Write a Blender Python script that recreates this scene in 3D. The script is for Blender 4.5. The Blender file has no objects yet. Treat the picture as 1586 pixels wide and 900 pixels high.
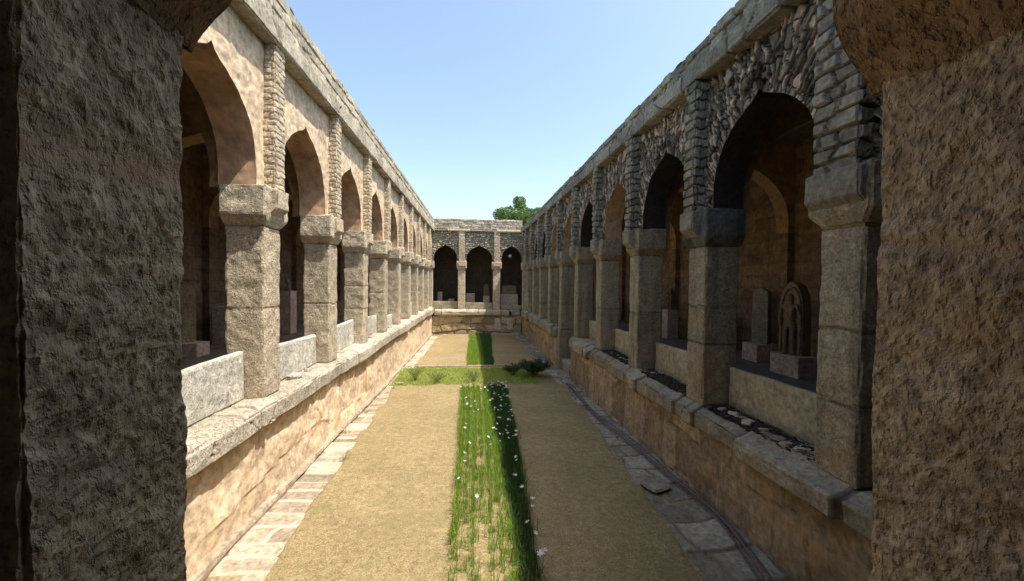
import bpy, math, random
import numpy as np
from mathutils import Matrix, Vector

random.seed(7)
RNG = np.random.default_rng(11)
S = 2.6                                   # one bay of the arcade, in metres
scene = bpy.context.scene
COL = scene.collection

# ------------------------------------------------------------------ camera
F_PX, YAW, PITCH, ROLL = 604.0, .0992, -.0216, .0115
cam_d = bpy.data.cameras.new('camera')
cam_d.sensor_width = 36.0
cam_d.lens = F_PX / 1586 * 36.0
cam_d.clip_start = 0.05
cam_d.clip_end = 3000
cam = bpy.data.objects.new('camera', cam_d)
COL.objects.link(cam)
_fw = Vector((math.sin(YAW) * math.cos(PITCH), math.cos(YAW) * math.cos(PITCH), math.sin(PITCH)))
_rt = Vector((math.cos(YAW), -math.sin(YAW), 0))
_up = _rt.cross(_fw)
_r2 = _rt * math.cos(ROLL) + _up * math.sin(ROLL)
_u2 = -_rt * math.sin(ROLL) + _up * math.cos(ROLL)
cam.matrix_world = Matrix((_r2, _u2, -_fw)).transposed().to_4x4()
scene.camera = cam

# ------------------------------------------------------------------ light
SUN_DIR = Vector((0.43, -0.19, 1.0)).normalized()      # towards the sun
elev = math.asin(SUN_DIR.z)
azim = math.atan2(SUN_DIR.x, SUN_DIR.y)                # clockwise from +Y
world = bpy.data.worlds.new('World')
scene.world = world
world.use_nodes = True
wn = world.node_tree
wn.nodes.clear()
w_out = wn.nodes.new('ShaderNodeOutputWorld')
w_bg = wn.nodes.new('ShaderNodeBackground')
w_sky = wn.nodes.new('ShaderNodeTexSky')
w_sky.sky_type = 'NISHITA'
w_sky.sun_disc = False
w_sky.sun_elevation = elev
w_sky.sun_rotation = azim
w_sky.air_density = 1.2
w_sky.dust_density = 3.0
w_sky.ozone_density = 0.0
w_sky.altitude = 300
w_bg.inputs['Strength'].default_value = 0.15
w_mix = wn.nodes.new('ShaderNodeMix')                  # a hazier, slightly more cyan air
w_mix.data_type = 'RGBA'
w_mix.blend_type = 'MULTIPLY'
w_mix.inputs[0].default_value = 1.0
w_mix.inputs[7].default_value = (1.04, 1.06, 1.01, 1)
wn.links.new(w_sky.outputs[0], w_mix.inputs[6])
wn.links.new(w_mix.outputs[2], w_bg.inputs[0])
wn.links.new(w_bg.outputs[0], w_out.inputs[0])
sun_d = bpy.data.lights.new('sun', 'SUN')
sun_d.energy = 3.8
sun_d.angle = math.radians(0.55)
sun_d.color = (1.0, 0.93, 0.82)
sun = bpy.data.objects.new('sun', sun_d)
COL.objects.link(sun)
sun.rotation_euler = SUN_DIR.to_track_quat('Z', 'Y').to_euler()
sun.location = (10, -10, 30)

vs = scene.view_settings
vs.view_transform = 'Standard'
vs.look = 'None'
vs.gamma = 1
vs.use_curve_mapping = False
vs.exposure = 0.92
cy = scene.cycles
cy.use_denoising = True
cy.max_bounces = 8
cy.diffuse_bounces = 5
cy.transparent_max_bounces = 8
cy.caustics_reflective = False
cy.caustics_refractive = False

# ------------------------------------------------------------------ noise
def _h(i, j, k, s):
    n = (i * 374761393 + j * 668265263 + k * 2147483647 + s * 1274126177) & 0xFFFFFFFF
    n = ((n ^ (n >> 13)) * 1274126177) & 0xFFFFFFFF
    n = n ^ (n >> 16)
    return (n & 0xFFFFFF) / float(0xFFFFFF)

def vnoise(P, s=0):
    P = np.asarray(P, float)
    I = np.floor(P).astype(np.int64)
    f = P - I
    f = f * f * (3 - 2 * f)
    r = 0
    for a in (0, 1):
        for b in (0, 1):
            for c in (0, 1):
                w = (f[:, 0] if a else 1 - f[:, 0]) * (f[:, 1] if b else 1 - f[:, 1]) * (f[:, 2] if c else 1 - f[:, 2])
                r = r + w * _h(I[:, 0] + a, I[:, 1] + b, I[:, 2] + c, s)
    return r * 2 - 1

def fbm(P, freq, octv=3, s=0):
    P = np.asarray(P, float)
    r = 0
    a = 1.0
    t = 0
    for o in range(octv):
        r = r + a * vnoise(P * freq * 2 ** o + 17.3 * o, s + o)
        t += a
        a *= .5
    return r / t

def sstep(x, a, b):
    x = np.clip((x - a) / (b - a), 0, 1)
    return x * x * (3 - 2 * x)

def ashlar(u, v, rowh, wid, seed=0, irr=.15, jw=.012):
    """Courses of stones; u along, v up. Returns per-stone random value and joint mask (1 in a joint)."""
    P3 = np.stack([u / wid, v / rowh, np.full_like(u, seed * 3.7)], 1)
    du = fbm(P3, 1.1, 2, seed + 5) * irr * wid
    dv = fbm(P3, .8, 2, seed + 9) * irr * rowh * 1.6
    u = u + du
    v = v + dv
    r = np.floor(v / rowh).astype(np.int64)
    fv = v / rowh - r
    # joint positions jitter inside a course
    uo = u / wid + _h(r, r * 0, r * 0, seed) * 7
    c = np.floor(uo).astype(np.int64)
    z = np.zeros_like(c)
    def edge(cc):
        return cc + (_h(cc, r, z, seed + 3) - .5) * .7
    e0, e1 = edge(c), edge(c + 1)
    left = uo < e0
    right = uo >= e1
    cc = np.where(left, c - 1, np.where(right, c + 1, c))
    a, b = edge(cc), edge(cc + 1)
    d = np.minimum(np.minimum(uo - a, b - uo) * wid, np.minimum(fv, 1 - fv) * rowh)
    joint = 1 - sstep(d, jw * .4, jw * 1.5)
    return _h(cc, r, z, seed + 8), joint

# ------------------------------------------------------------------ objects
def tag(o, label=None, cat=None, group=None, kind=None):
    if label: o['label'] = label
    if cat: o['category'] = cat
    if group: o['group'] = group
    if kind: o['kind'] = kind
    return o

def thing(name, label, cat, loc=(0, 0, 0), group=None, rz=0.0):
    o = bpy.data.objects.new(name, None)
    COL.objects.link(o)
    o.empty_display_size = .2
    o.location = loc
    o.rotation_euler = (0, 0, rz)
    return tag(o, label, cat, group)

def mesh(name, V, F, mat, parent=None, cell=None, smooth=False, origin=None):
    """V (n,3) in world metres, F list of equal sized faces or list of arrays. One mesh object."""
    V = np.asarray(V, float)
    if origin is None:
        origin = np.array(parent.matrix_basis.translation) if parent is not None and parent.type == 'EMPTY' else np.zeros(3)
        if parent is not None and parent.type != 'EMPTY':
            origin = np.array(parent['_o'])
    V = V - origin
    if not isinstance(F, list):
        F = [F]
    me = bpy.data.meshes.new(name)
    nl = sum(f.size for f in F)
    nf = sum(len(f) for f in F)
    me.vertices.add(len(V))
    me.vertices.foreach_set('co', V.astype(np.float32).ravel())
    me.loops.add(nl)
    me.loops.foreach_set('vertex_index', np.concatenate([f.ravel() for f in F]).astype(np.int32))
    me.polygons.add(nf)
    tot = np.concatenate([np.full(len(f), f.shape[1]) for f in F]).astype(np.int32)
    st = np.concatenate([[0], np.cumsum(tot)[:-1]]).astype(np.int32)
    me.polygons.foreach_set('loop_start', st)
    me.polygons.foreach_set('loop_total', tot)
    me.polygons.foreach_set('use_smooth', np.full(nf, smooth, dtype=bool))
    me.update(calc_edges=True)
    me.validate()
    a = me.attributes.new('cell', 'FLOAT_COLOR', 'POINT')
    C = np.zeros((len(V), 4), np.float32)
    C[:, 0] = .5
    C[:, 3] = 1
    if cell is not None:
        for i, c in enumerate(cell):
            C[:, i] = c
    a.data.foreach_set('color', C.ravel())
    me.materials.append(mat)
    o = bpy.data.objects.new(name, me)
    COL.objects.link(o)
    if parent is not None:
        o.parent = parent
    o['_o'] = [float(x) for x in origin]
    return o

def box_lattice(lo, hi, res):
    """surface lattice of a box: verts, outward normals, quads"""
    lo, hi = np.array(lo, float), np.array(hi, float)
    n = np.maximum(1, np.round((hi - lo) / res).astype(int))
    faces = []
    for ax in range(3):
        b, c = (ax + 1) % 3, (ax + 2) % 3
        I, J = np.meshgrid(np.arange(n[b]), np.arange(n[c]), indexing='ij')
        I, J = I.ravel(), J.ravel()
        for side in (0, 1):
            q = np.zeros((len(I), 4, 3), np.int64)
            q[:, :, ax] = n[ax] * side
            for k, (di, dj) in enumerate(((0, 0), (1, 0), (1, 1), (0, 1))):
                q[:, k, b] = I + di
                q[:, k, c] = J + dj
            if side == 0:
                q = q[:, ::-1]
            faces.append(q)
    Q = np.concatenate(faces)
    code = (Q[..., 0] * (n[1] + 1) + Q[..., 1]) * (n[2] + 1) + Q[..., 2]
    uq, inv = np.unique(code.ravel(), return_inverse=True)
    F = inv.reshape(-1, 4)
    k = uq % (n[2] + 1)
    j = (uq // (n[2] + 1)) % (n[1] + 1)
    i = uq // ((n[2] + 1) * (n[1] + 1))
    L = np.stack([i, j, k], 1)
    V = lo + L / n * (hi - lo)
    N = (L == n).astype(float) - (L == 0).astype(float)
    on = np.abs(N).sum(1)
    N = N / np.sqrt(np.maximum(on, 1))[:, None]
    return V, N, F, on

def dbox(lo, hi, res=.03, amp=.006, freq=9, seed=0, wear=.008, extra=None, octv=3):
    V, N, F, on = box_lattice(lo, hi, res)
    d = fbm(V, freq, octv, seed) * amp
    edge = (on >= 2)
    w = wear * (0.6 + 1.6 * np.clip(fbm(V, freq * .6, 2, seed + 31) + .2, 0, 1))
    d = np.where(edge, d - w, d)
    if extra is not None:
        d = d + extra(V, N)
    return V + N * d[:, None], F

# ------------------------------------------------------------------ materials
def nmath(nt, op, a, b=None, clamp=False):
    n = nt.nodes.new('ShaderNodeMath')
    n.operation = op
    n.use_clamp = clamp
    for i, v in enumerate((a, b)):
        if v is None: continue
        if isinstance(v, (int, float)): n.inputs[i].default_value = v
        else: nt.links.new(v, n.inputs[i])
    return n.outputs[0]

def nmix(nt, f, a, b, mode='MIX'):
    n = nt.nodes.new('ShaderNodeMix')
    n.data_type = 'RGBA'
    n.blend_type = mode
    if isinstance(f, (int, float)): n.inputs[0].default_value = f
    else: nt.links.new(f, n.inputs[0])
    for i, v in ((6, a), (7, b)):
        if isinstance(v, (tuple, list)): n.inputs[i].default_value = (*v[:3], 1)
        else: nt.links.new(v, n.inputs[i])
    return n.outputs[2]

def nnoise(nt, vec, scale, detail=4, rough=.55):
    n = nt.nodes.new('ShaderNodeTexNoise')
    n.inputs['Scale'].default_value = scale
    n.inputs['Detail'].default_value = detail
    n.inputs['Roughness'].default_value = rough
    nt.links.new(vec, n.inputs['Vector'])
    return n.outputs['Fac']

def nramp(nt, f, lo, hi, a=0., b=1.):
    n = nt.nodes.new('ShaderNodeMapRange')
    n.inputs[1].default_value = lo
    n.inputs[2].default_value = hi
    n.inputs[3].default_value = a
    n.inputs[4].default_value = b
    nt.links.new(f, n.inputs[0])
    return n.outputs[0]

def nscale(nt, vec, s):
    n = nt.nodes.new('ShaderNodeVectorMath')
    n.operation = 'MULTIPLY'
    nt.links.new(vec, n.inputs[0])
    n.inputs[1].default_value = s
    return n.outputs[0]

def stone_mat(name, c1, c2, joint=(.05, .04, .03), var=.5, stain=(.06, .055, .05), stain_amt=.4, streak=0.0,
              streak_col=(.07, .06, .05), fine=30, bump=.5, bump_d=.02, pit=0.0, rough=.92, tint=None, spot=None, big=.7, bricks=None):
    m = bpy.data.materials.new(name)
    m.use_nodes = True
    nt = m.node_tree
    bs = nt.nodes['Principled BSDF']
    bs.inputs['Roughness'].default_value = rough
    bs.inputs['Specular IOR Level'].default_value = .25
    g = nt.nodes.new('ShaderNodeNewGeometry').outputs['Position']
    at = nt.nodes.new('ShaderNodeAttribute')
    at.attribute_name = 'cell'
    sep = nt.nodes.new('ShaderNodeSeparateColor')
    nt.links.new(at.outputs['Color'], sep.inputs[0])
    cr, cj = sep.outputs[0], sep.outputs[1]
    nb = nnoise(nt, g, big, 5, .6)
    col = nmix(nt, nramp(nt, nb, .3, .7), c1, c2)
    if tint:                                     # some stones of another kind
        col = nmix(nt, nramp(nt, cr, .55, .75), col, tint)
    nf = nnoise(nt, g, fine, 4, .65)
    col = nmix(nt, .75, col, nmix(nt, nramp(nt, nf, .3, .7), (.45, .45, .45), (1.5, 1.5, 1.5)), 'MULTIPLY')
    nm = nnoise(nt, g, fine * .22, 4, .6)
    col = nmix(nt, .6, col, nmix(nt, nramp(nt, nm, .3, .7), (.62, .60, .58), (1.32, 1.32, 1.30)), 'MULTIPLY')
    br = nramp(nt, cr, 0, 1, 1 - var, 1 + var)
    comb = nt.nodes.new('ShaderNodeCombineColor')
    for i in range(3): nt.links.new(br, comb.inputs[i])
    col = nmix(nt, 1.0, col, comb.outputs[0], 'MULTIPLY')
    if stain_amt:
        ns = nnoise(nt, nscale(nt, g, (1, 1, .6)), 2.3, 7, .68)
        col = nmix(nt, nramp(nt, ns, .52, .72, 0, stain_amt), col, stain)
    if spot:
        ns = nnoise(nt, g, 1.7, 6, .7)
        col = nmix(nt, nramp(nt, ns, .54, .66, 0, .8), col, spot)
    if streak:
        ns = nnoise(nt, nscale(nt, g, (5, 5, .35)), 1.0, 5, .6)
        col = nmix(nt, nramp(nt, ns, .5, .68, 0, streak), col, streak_col)
    hgt = nmath(nt, 'ADD', nmath(nt, 'MULTIPLY', nf, .6), nmath(nt, 'MULTIPLY', nm, .8))
    if bricks:
        bt = nt.nodes.new('ShaderNodeTexBrick')
        bt.offset = .5
        bt.inputs['Scale'].default_value = 1
        bt.inputs['Brick Width'].default_value = bricks[0]
        bt.inputs['Row Height'].default_value = bricks[1]
        bt.inputs['Mortar Size'].default_value = .014
        bt.inputs['Mortar Smooth'].default_value = .6
        bt.inputs['Color1'].default_value = (.6, .6, .6, 1)
        bt.inputs['Color2'].default_value = (1.3, 1.3, 1.3, 1)
        bt.inputs['Mortar'].default_value = (.5, .5, .5, 1)
        s3 = nt.nodes.new('ShaderNodeSeparateXYZ')
        nt.links.new(g, s3.inputs[0])
        c3 = nt.nodes.new('ShaderNodeCombineXYZ')
        wob = nmath(nt, 'MULTIPLY', nnoise(nt, g, 1.9, 3), .12)
        nt.links.new(nmath(nt, 'ADD', nmath(nt, 'ADD', s3.outputs[0], s3.outputs[1]), wob), c3.inputs[0])
        nt.links.new(nmath(nt, 'ADD', s3.outputs[2], wob), c3.inputs[1])
        nt.links.new(c3.outputs[0], bt.inputs['Vector'])
        col = nmix(nt, .5, col, bt.outputs['Color'], 'MULTIPLY')
        hgt = nmath(nt, 'SUBTRACT', hgt, nmath(nt, 'MULTIPLY', bt.outputs['Fac'], 1.2))
    if pit:
        vo = nt.nodes.new('ShaderNodeTexVoronoi')
        vo.inputs['Scale'].default_value = pit
        ad = nt.nodes.new('ShaderNodeVectorMath')
        ad.operation = 'ADD'
        nz = nt.nodes.new('ShaderNodeTexNoise')
        nz.inputs['Scale'].default_value = pit * .6
        nt.links.new(g, nz.inputs['Vector'])
        nt.links.new(nscale(nt, g, (1, 1, .6)), ad.inputs[0])
        nt.links.new(nscale(nt, nz.outputs['Color'], (.09, .09, .09)), ad.inputs[1])
        nt.links.new(ad.outputs[0], vo.inputs['Vector'])
        hgt = nmath(nt, 'ADD', hgt, nramp(nt, vo.outputs['Distance'], 0, .45, 0, .3))
        st = nnoise(nt, nscale(nt, g, (1, 1, .5)), pit * 1.6, 5, .7)
        grit = nnoise(nt, nscale(nt, g, (1, 1, .7)), pit * 3.0, 3, .6)
        col = nmix(nt, nramp(nt, grit, .52, .66, 0, .55), col, nmix(nt, 1.0, col, (.45, .42, .40), 'MULTIPLY'))
        col = nmix(nt, nramp(nt, grit, .46, .34, 0, .35), col, nmix(nt, 1.0, col, (1.35, 1.33, 1.28), 'MULTIPLY'))
        hgt = nmath(nt, 'SUBTRACT', hgt, nmath(nt, 'MULTIPLY', nramp(nt, grit, .50, .68), .5))
        hgt = nmath(nt, 'ADD', hgt, nmath(nt, 'MULTIPLY', st, .65))
    col = nmix(nt, cj, col, joint)
    nt.links.new(col, bs.inputs['Base Color'])
    bp = nt.nodes.new('ShaderNodeBump')
    bp.inputs['Strength'].default_value = bump
    bp.inputs['Distance'].default_value = bump_d
    nt.links.new(hgt, bp.inputs['Height'])
    nt.links.new(bp.outputs[0], bs.inputs['Normal'])
    return m

def plain_mat(name, col, rough=.8, col2=None, scale=20, transl=0.0, bump=0.0, spec=.3):
    m = bpy.data.materials.new(name)
    m.use_nodes = True
    nt = m.node_tree
    bs = nt.nodes['Principled BSDF']
    bs.inputs['Roughness'].default_value = rough
    bs.inputs['Specular IOR Level'].default_value = spec
    g = nt.nodes.new('ShaderNodeNewGeometry').outputs['Position']
    nf = nnoise(nt, g, scale, 4, .6)
    c = nmix(nt, nramp(nt, nf, .3, .7), col, col2 or tuple(x * .7 for x in col))
    at = nt.nodes.new('ShaderNodeAttribute')
    at.attribute_name = 'cell'
    sep = nt.nodes.new('ShaderNodeSeparateColor')
    nt.links.new(at.outputs['Color'], sep.inputs[0])
    br = nramp(nt, sep.outputs[0], 0, 1, .6, 1.4)
    comb = nt.nodes.new('ShaderNodeCombineColor')
    for i in range(3): nt.links.new(br, comb.inputs[i])
    c = nmix(nt, 1.0, c, comb.outputs[0], 'MULTIPLY')
    nt.links.new(c, bs.inputs['Base Color'])
    if bump:
        bp = nt.nodes.new('ShaderNodeBump')
        bp.inputs['Strength'].default_value = bump
        bp.inputs['Distance'].default_value = .01
        nt.links.new(nf, bp.inputs['Height'])
        nt.links.new(bp.outputs[0], bs.inputs['Normal'])
    if transl:
        tr = nt.nodes.new('ShaderNodeBsdfTranslucent')
        nt.links.new(c, tr.inputs[0])
        mx = nt.nodes.new('ShaderNodeMixShader')
        mx.inputs[0].default_value = transl
        nt.links.new(bs.outputs[0], mx.inputs[1])
        nt.links.new(tr.outputs[0], mx.inputs[2])
        nt.links.new(mx.outputs[0], nt.nodes['Material Output'].inputs[0])
    return m

M = {}
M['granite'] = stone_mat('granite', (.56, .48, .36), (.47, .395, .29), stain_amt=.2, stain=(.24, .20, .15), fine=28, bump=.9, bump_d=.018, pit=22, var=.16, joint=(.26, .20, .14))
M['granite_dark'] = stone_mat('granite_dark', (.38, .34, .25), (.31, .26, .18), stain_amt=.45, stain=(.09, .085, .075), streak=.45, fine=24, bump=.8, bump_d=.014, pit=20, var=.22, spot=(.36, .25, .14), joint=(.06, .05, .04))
M['granite_soot'] = stone_mat('granite_soot', (.15, .15, .14), (.08, .08, .08), stain_amt=.7, stain=(.03, .03, .03), streak=.8, streak_col=(.025, .025, .025), fine=18, bump=.6, bump_d=.015, var=.2)
M['rubble_grey'] = stone_mat('rubble_grey', (.46, .41, .32), (.36, .32, .25), stain_amt=.45, stain=(.15, .13, .11), fine=18, bump=.7, bump_d=.015, var=.3, joint=(.16, .13, .10))
M['rubble_beige'] = stone_mat('rubble_beige', (.56, .47, .35), (.46, .385, .28), stain_amt=.5, stain=(.24, .20, .15), fine=30, bump=.9, bump_d=.015, var=.22, joint=(.30, .24, .17))
M['granite_pale'] = stone_mat('granite_pale', (.58, .505, .39), (.50, .43, .33), stain_amt=.25, stain=(.28, .24, .18), fine=28, bump=.9, bump_d=.015, pit=22, var=.12, joint=(.26, .21, .15))
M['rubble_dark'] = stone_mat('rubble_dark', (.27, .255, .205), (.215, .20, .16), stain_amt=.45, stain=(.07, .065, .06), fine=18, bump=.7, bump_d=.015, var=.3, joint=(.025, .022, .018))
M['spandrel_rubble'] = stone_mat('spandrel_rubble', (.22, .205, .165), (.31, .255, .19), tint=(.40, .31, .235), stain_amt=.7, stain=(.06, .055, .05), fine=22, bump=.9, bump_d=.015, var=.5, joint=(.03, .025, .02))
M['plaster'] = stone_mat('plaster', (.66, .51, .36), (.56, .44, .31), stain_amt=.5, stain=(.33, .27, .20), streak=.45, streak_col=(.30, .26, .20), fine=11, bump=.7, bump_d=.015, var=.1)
M['soffit_orange'] = stone_mat('soffit_orange', (.52, .34, .21), (.44, .30, .20), stain_amt=.4, stain=(.22, .16, .12), fine=5, bump=.3, bump_d=.02, var=.1)
M['soffit_brown'] = stone_mat('soffit_brown', (.42, .28, .16), (.33, .22, .13), stain_amt=.5, stain=(.10, .08, .06), fine=7, bump=.4, bump_d=.02, var=.1)
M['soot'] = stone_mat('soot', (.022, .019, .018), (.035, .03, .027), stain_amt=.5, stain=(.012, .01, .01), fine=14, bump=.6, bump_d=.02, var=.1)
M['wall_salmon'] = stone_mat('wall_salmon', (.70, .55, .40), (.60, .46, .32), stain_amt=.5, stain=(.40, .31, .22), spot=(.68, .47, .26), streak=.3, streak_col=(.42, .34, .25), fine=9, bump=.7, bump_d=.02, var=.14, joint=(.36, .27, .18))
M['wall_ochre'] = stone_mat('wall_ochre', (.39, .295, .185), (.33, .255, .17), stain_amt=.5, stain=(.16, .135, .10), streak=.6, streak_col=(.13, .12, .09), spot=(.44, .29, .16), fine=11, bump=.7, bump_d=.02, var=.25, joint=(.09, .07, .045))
M['wall_far'] = stone_mat('wall_far', (.42, .34, .22), (.34, .27, .17), stain_amt=.5, stain=(.12, .10, .08), fine=14, bump=.8, bump_d=.03, var=.3, joint=(.06, .05, .035))
M['inner_wall'] = stone_mat('inner_wall', (.27, .18, .105), (.21, .145, .09), stain_amt=.6, stain=(.10, .075, .055), fine=8, bump=.5, bump_d=.02, var=.2, bricks=(.5, .30))
M['ledge_pale'] = stone_mat('ledge_pale', (.54, .48, .39), (.43, .38, .30), stain_amt=.5, stain=(.24, .20, .15), fine=20, bump=.9, bump_d=.02, pit=18, var=.18, joint=(.18, .14, .10))
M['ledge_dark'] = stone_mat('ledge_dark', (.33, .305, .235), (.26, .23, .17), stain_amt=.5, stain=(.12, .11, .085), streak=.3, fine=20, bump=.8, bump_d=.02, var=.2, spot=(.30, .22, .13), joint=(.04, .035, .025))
M['slab_white'] = stone_mat('slab_white', (.56, .54, .48), (.46, .44, .38), stain_amt=.4, stain=(.30, .27, .21), fine=14, bump=.7, bump_d=.012, pit=16, var=.1)
M['slab_cream'] = stone_mat('slab_cream', (.40, .36, .25), (.32, .285, .20), stain_amt=.5, stain=(.17, .14, .10), fine=12, bump=.4, bump_d=.012, var=.1)
M['pillar_left'] = stone_mat('pillar_left', (.64, .53, .34), (.48, .41, .275), stain_amt=.45, stain=(.25, .22, .16), spot=(.54, .40, .24), fine=22, bump=.7, bump_d=.016, pit=22, var=.3, big=1.6, joint=(.66, .45, .30))
M['pillar_right'] = stone_mat('pillar_right', (.54, .445, .32), (.41, .34, .25), stain_amt=.4, stain=(.24, .20, .155), spot=(.50, .37, .23), fine=20, bump=.75, bump_d=.017, pit=18, var=.25, big=1.3, joint=(.50, .36, .25))
M['cap_brown'] = stone_mat('cap_brown', (.36, .25, .155), (.27, .195, .125), stain_amt=.6, stain=(.13, .10, .07), fine=20, bump=.9, bump_d=.018, pit=14, var=.2)
M['roof'] = stone_mat('roof', (.22, .16, .11), (.17, .13, .09), stain_amt=.5, fine=8, bump=.5, var=.1)
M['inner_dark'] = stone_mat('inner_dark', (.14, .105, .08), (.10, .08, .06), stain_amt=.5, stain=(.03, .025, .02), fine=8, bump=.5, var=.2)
M['floor'] = stone_mat('floor', (.20, .16, .13), (.17, .14, .12), stain_amt=.4, stain=(.09, .075, .06), fine=10, bump=.3, var=.1)
M['ground'] = stone_mat('ground', (.30, .23, .15), (.24, .18, .11), stain_amt=.4, stain=(.15, .12, .08), fine=20, bump=.7, var=.1)
M['apron_pale'] = stone_mat('apron_pale', (.40, .325, .245), (.33, .265, .20), stain_amt=.6, stain=(.26, .20, .13), fine=14, bump=.8, bump_d=.018, var=.35, joint=(.50, .43, .33))
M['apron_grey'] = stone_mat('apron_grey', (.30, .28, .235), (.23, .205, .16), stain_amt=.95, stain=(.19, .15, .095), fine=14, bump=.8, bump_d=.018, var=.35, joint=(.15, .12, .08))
M['lawn'] = stone_mat('lawn', (.325, .25, .135), (.245, .19, .095), stain_amt=.6, stain=(.185, .165, .07), fine=45, bump=.9, bump_d=.02, var=.1, big=.8)
M['soil'] = stone_mat('soil', (.33, .25, .13), (.26, .19, .095), stain_amt=.5, stain=(.15, .12, .06), fine=30, bump=.8, bump_d=.02, var=.1)
M['plinth'] = stone_mat('plinth', (.60, .46, .37), (.54, .41, .33), stain_amt=.3, stain=(.38, .29, .23), fine=14, bump=.25, bump_d=.008, var=.08)
M['statue'] = stone_mat('statue', (.30, .225, .14), (.23, .17, .11), stain_amt=.4, stain=(.10, .08, .05), fine=24, bump=.6, bump_d=.01, var=.1)
M['statue_pale'] = stone_mat('statue_pale', (.30, .28, .20), (.25, .22, .16), stain_amt=.4, stain=(.12, .10, .07), fine=24, bump=.6, bump_d=.01, var=.1)
M['pebble'] = stone_mat('pebble', (.55, .45, .33), (.36, .29, .21), stain_amt=.3, fine=25, bump=.6, var=.45)
M['litter'] = stone_mat('litter', (.045, .038, .03), (.07, .055, .04), stain_amt=.5, stain=(.02, .018, .015), fine=30, bump=1, bump_d=.03, var=.6)
M['straw'] = plain_mat('straw', (.35, .275, .14), .9, (.24, .19, .09), 2, .1)
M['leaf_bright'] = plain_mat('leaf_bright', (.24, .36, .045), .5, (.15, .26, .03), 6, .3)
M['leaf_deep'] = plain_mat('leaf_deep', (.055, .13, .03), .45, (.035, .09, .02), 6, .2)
M['leaf_grass'] = plain_mat('leaf_grass', (.36, .46, .07), .6, (.25, .37, .05), 4, .35)
M['leaf_shrub'] = plain_mat('leaf_shrub', (.10, .17, .05), .55, (.20, .24, .09), 5, .25)
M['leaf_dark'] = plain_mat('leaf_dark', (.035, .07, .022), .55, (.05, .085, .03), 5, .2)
M['leaf_tree'] = plain_mat('leaf_tree', (.10, .17, .06), .55, (.14, .22, .07), .8, .25)
M['twig'] = plain_mat('twig', (.22, .16, .09), .9)
M['bark'] = plain_mat('bark', (.12, .09, .06), .95, bump=.5)
M['petal'] = plain_mat('petal', (.85, .86, .88), .5, (.8, .8, .83), 5, .3)
M['cable_black'] = plain_mat('cable_black', (.10, .08, .085), .5)
M['cable_maroon'] = plain_mat('cable_maroon', (.22, .10, .10), .5)
M['lamp_glass'] = plain_mat('lamp_glass', (.35, .45, .42), .25, spec=.6)
M['metal'] = plain_mat('metal', (.08, .08, .08), .5)

# ------------------------------------------------------------------ site levels (units of S)
def zg(y):
    return np.interp(y, [-3, 1.5, 3, 5, 11], [-1.27, -1.28, -1.32, -1.40, -1.52])

XL, XR, YE, YS = -1.158, 1.434, 11.22, .42
CZ = [-3.0, -1.30, -.80, -.66, .28, 1.32, 1.66, 3.0]
LV = {  # near and far heights of: ground, ledge bottom, ledge top, capital bottom, cornice bottom, parapet top
    'L': ([-1.29, -.79, -.66, .29, 1.31, 1.655], [-1.53, -.91, -.71, .275, 1.40, 1.79]),
    'R': ([-1.35, -.89, -.755, .23, 1.27, 1.53], [-1.54, -.98, -.75, .31, 1.43, 1.62]),
    'E': ([-1.54, -.97, -.79, .32, 1.45, 1.78],) * 2,
    'S': ([-1.32, -.85, -.72, .225, 1.28, 1.60],) * 2,
}
def zwarp(w, t, z):
    a, b = [np.array(x) for x in LV[w]]
    k = np.clip((np.asarray(t) - 2) / 9.2, -.25, 1.0)
    A = np.concatenate([[a[0] - 1.7], a, [a[-1] + 1.34]])
    B = np.concatenate([[b[0] - 1.7], b, [b[-1] + 1.34]])
    return np.interp(z, CZ, A) * (1 - k) + np.interp(z, CZ, B) * k

def W(w, V):
    """wing coordinates (t along, n towards the court, z) -> world metres"""
    V = np.asarray(V, float)
    t, n, z = V[:, 0], V[:, 1], V[:, 2]
    if w == 'L': X = np.stack([XL + n, t, zwarp(w, t, z)], 1)
    if w == 'R': X = np.stack([XR - n, t, zwarp(w, t, z)], 1)
    if w == 'E': X = np.stack([t, YE - n, zwarp(w, t * 0, z)], 1)
    if w == 'S': X = np.stack([t, YS + n, zwarp(w, t * 0, z)], 1)
    return X * S

FLIP = {'L': True, 'R': False, 'E': True, 'S': False}
def wmesh(w, name, V, F, mat, parent, **kw):
    if FLIP[w]: F = [f[:, ::-1] for f in (F if isinstance(F, list) else [F])]
    return mesh(name, W(w, V), F, mat, parent, **kw)

# ------------------------------------------------------------------ masonry pieces
ARCH = np.array([(1.0, 0.0), (1.01, .12), (1.0, .25), (.955, .40), (.875, .53), (.76, .645), (.62, .74), (.46, .815), (.30, .872), (.16, .912), (.06, .95), (0, 1.0)])
def arch_curve(hw, z0, za, n):
    P = np.concatenate([ARCH * [-1, 1], ARCH[::-1][1:]])
    P = P * [hw, za - z0] + [0, z0]
    s = np.concatenate([[0], np.cumsum(np.linalg.norm(np.diff(P, axis=0), axis=1))])
    # smooth resample, apex kept
    half = n // 2
    m = s[len(ARCH) - 1]
    q = np.concatenate([np.linspace(0, m, half + 1), np.linspace(m, s[-1], half + 1)[1:]])
    return np.stack([np.interp(q, s, P[:, 0]), np.interp(q, s, P[:, 1])], 1), q

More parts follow.
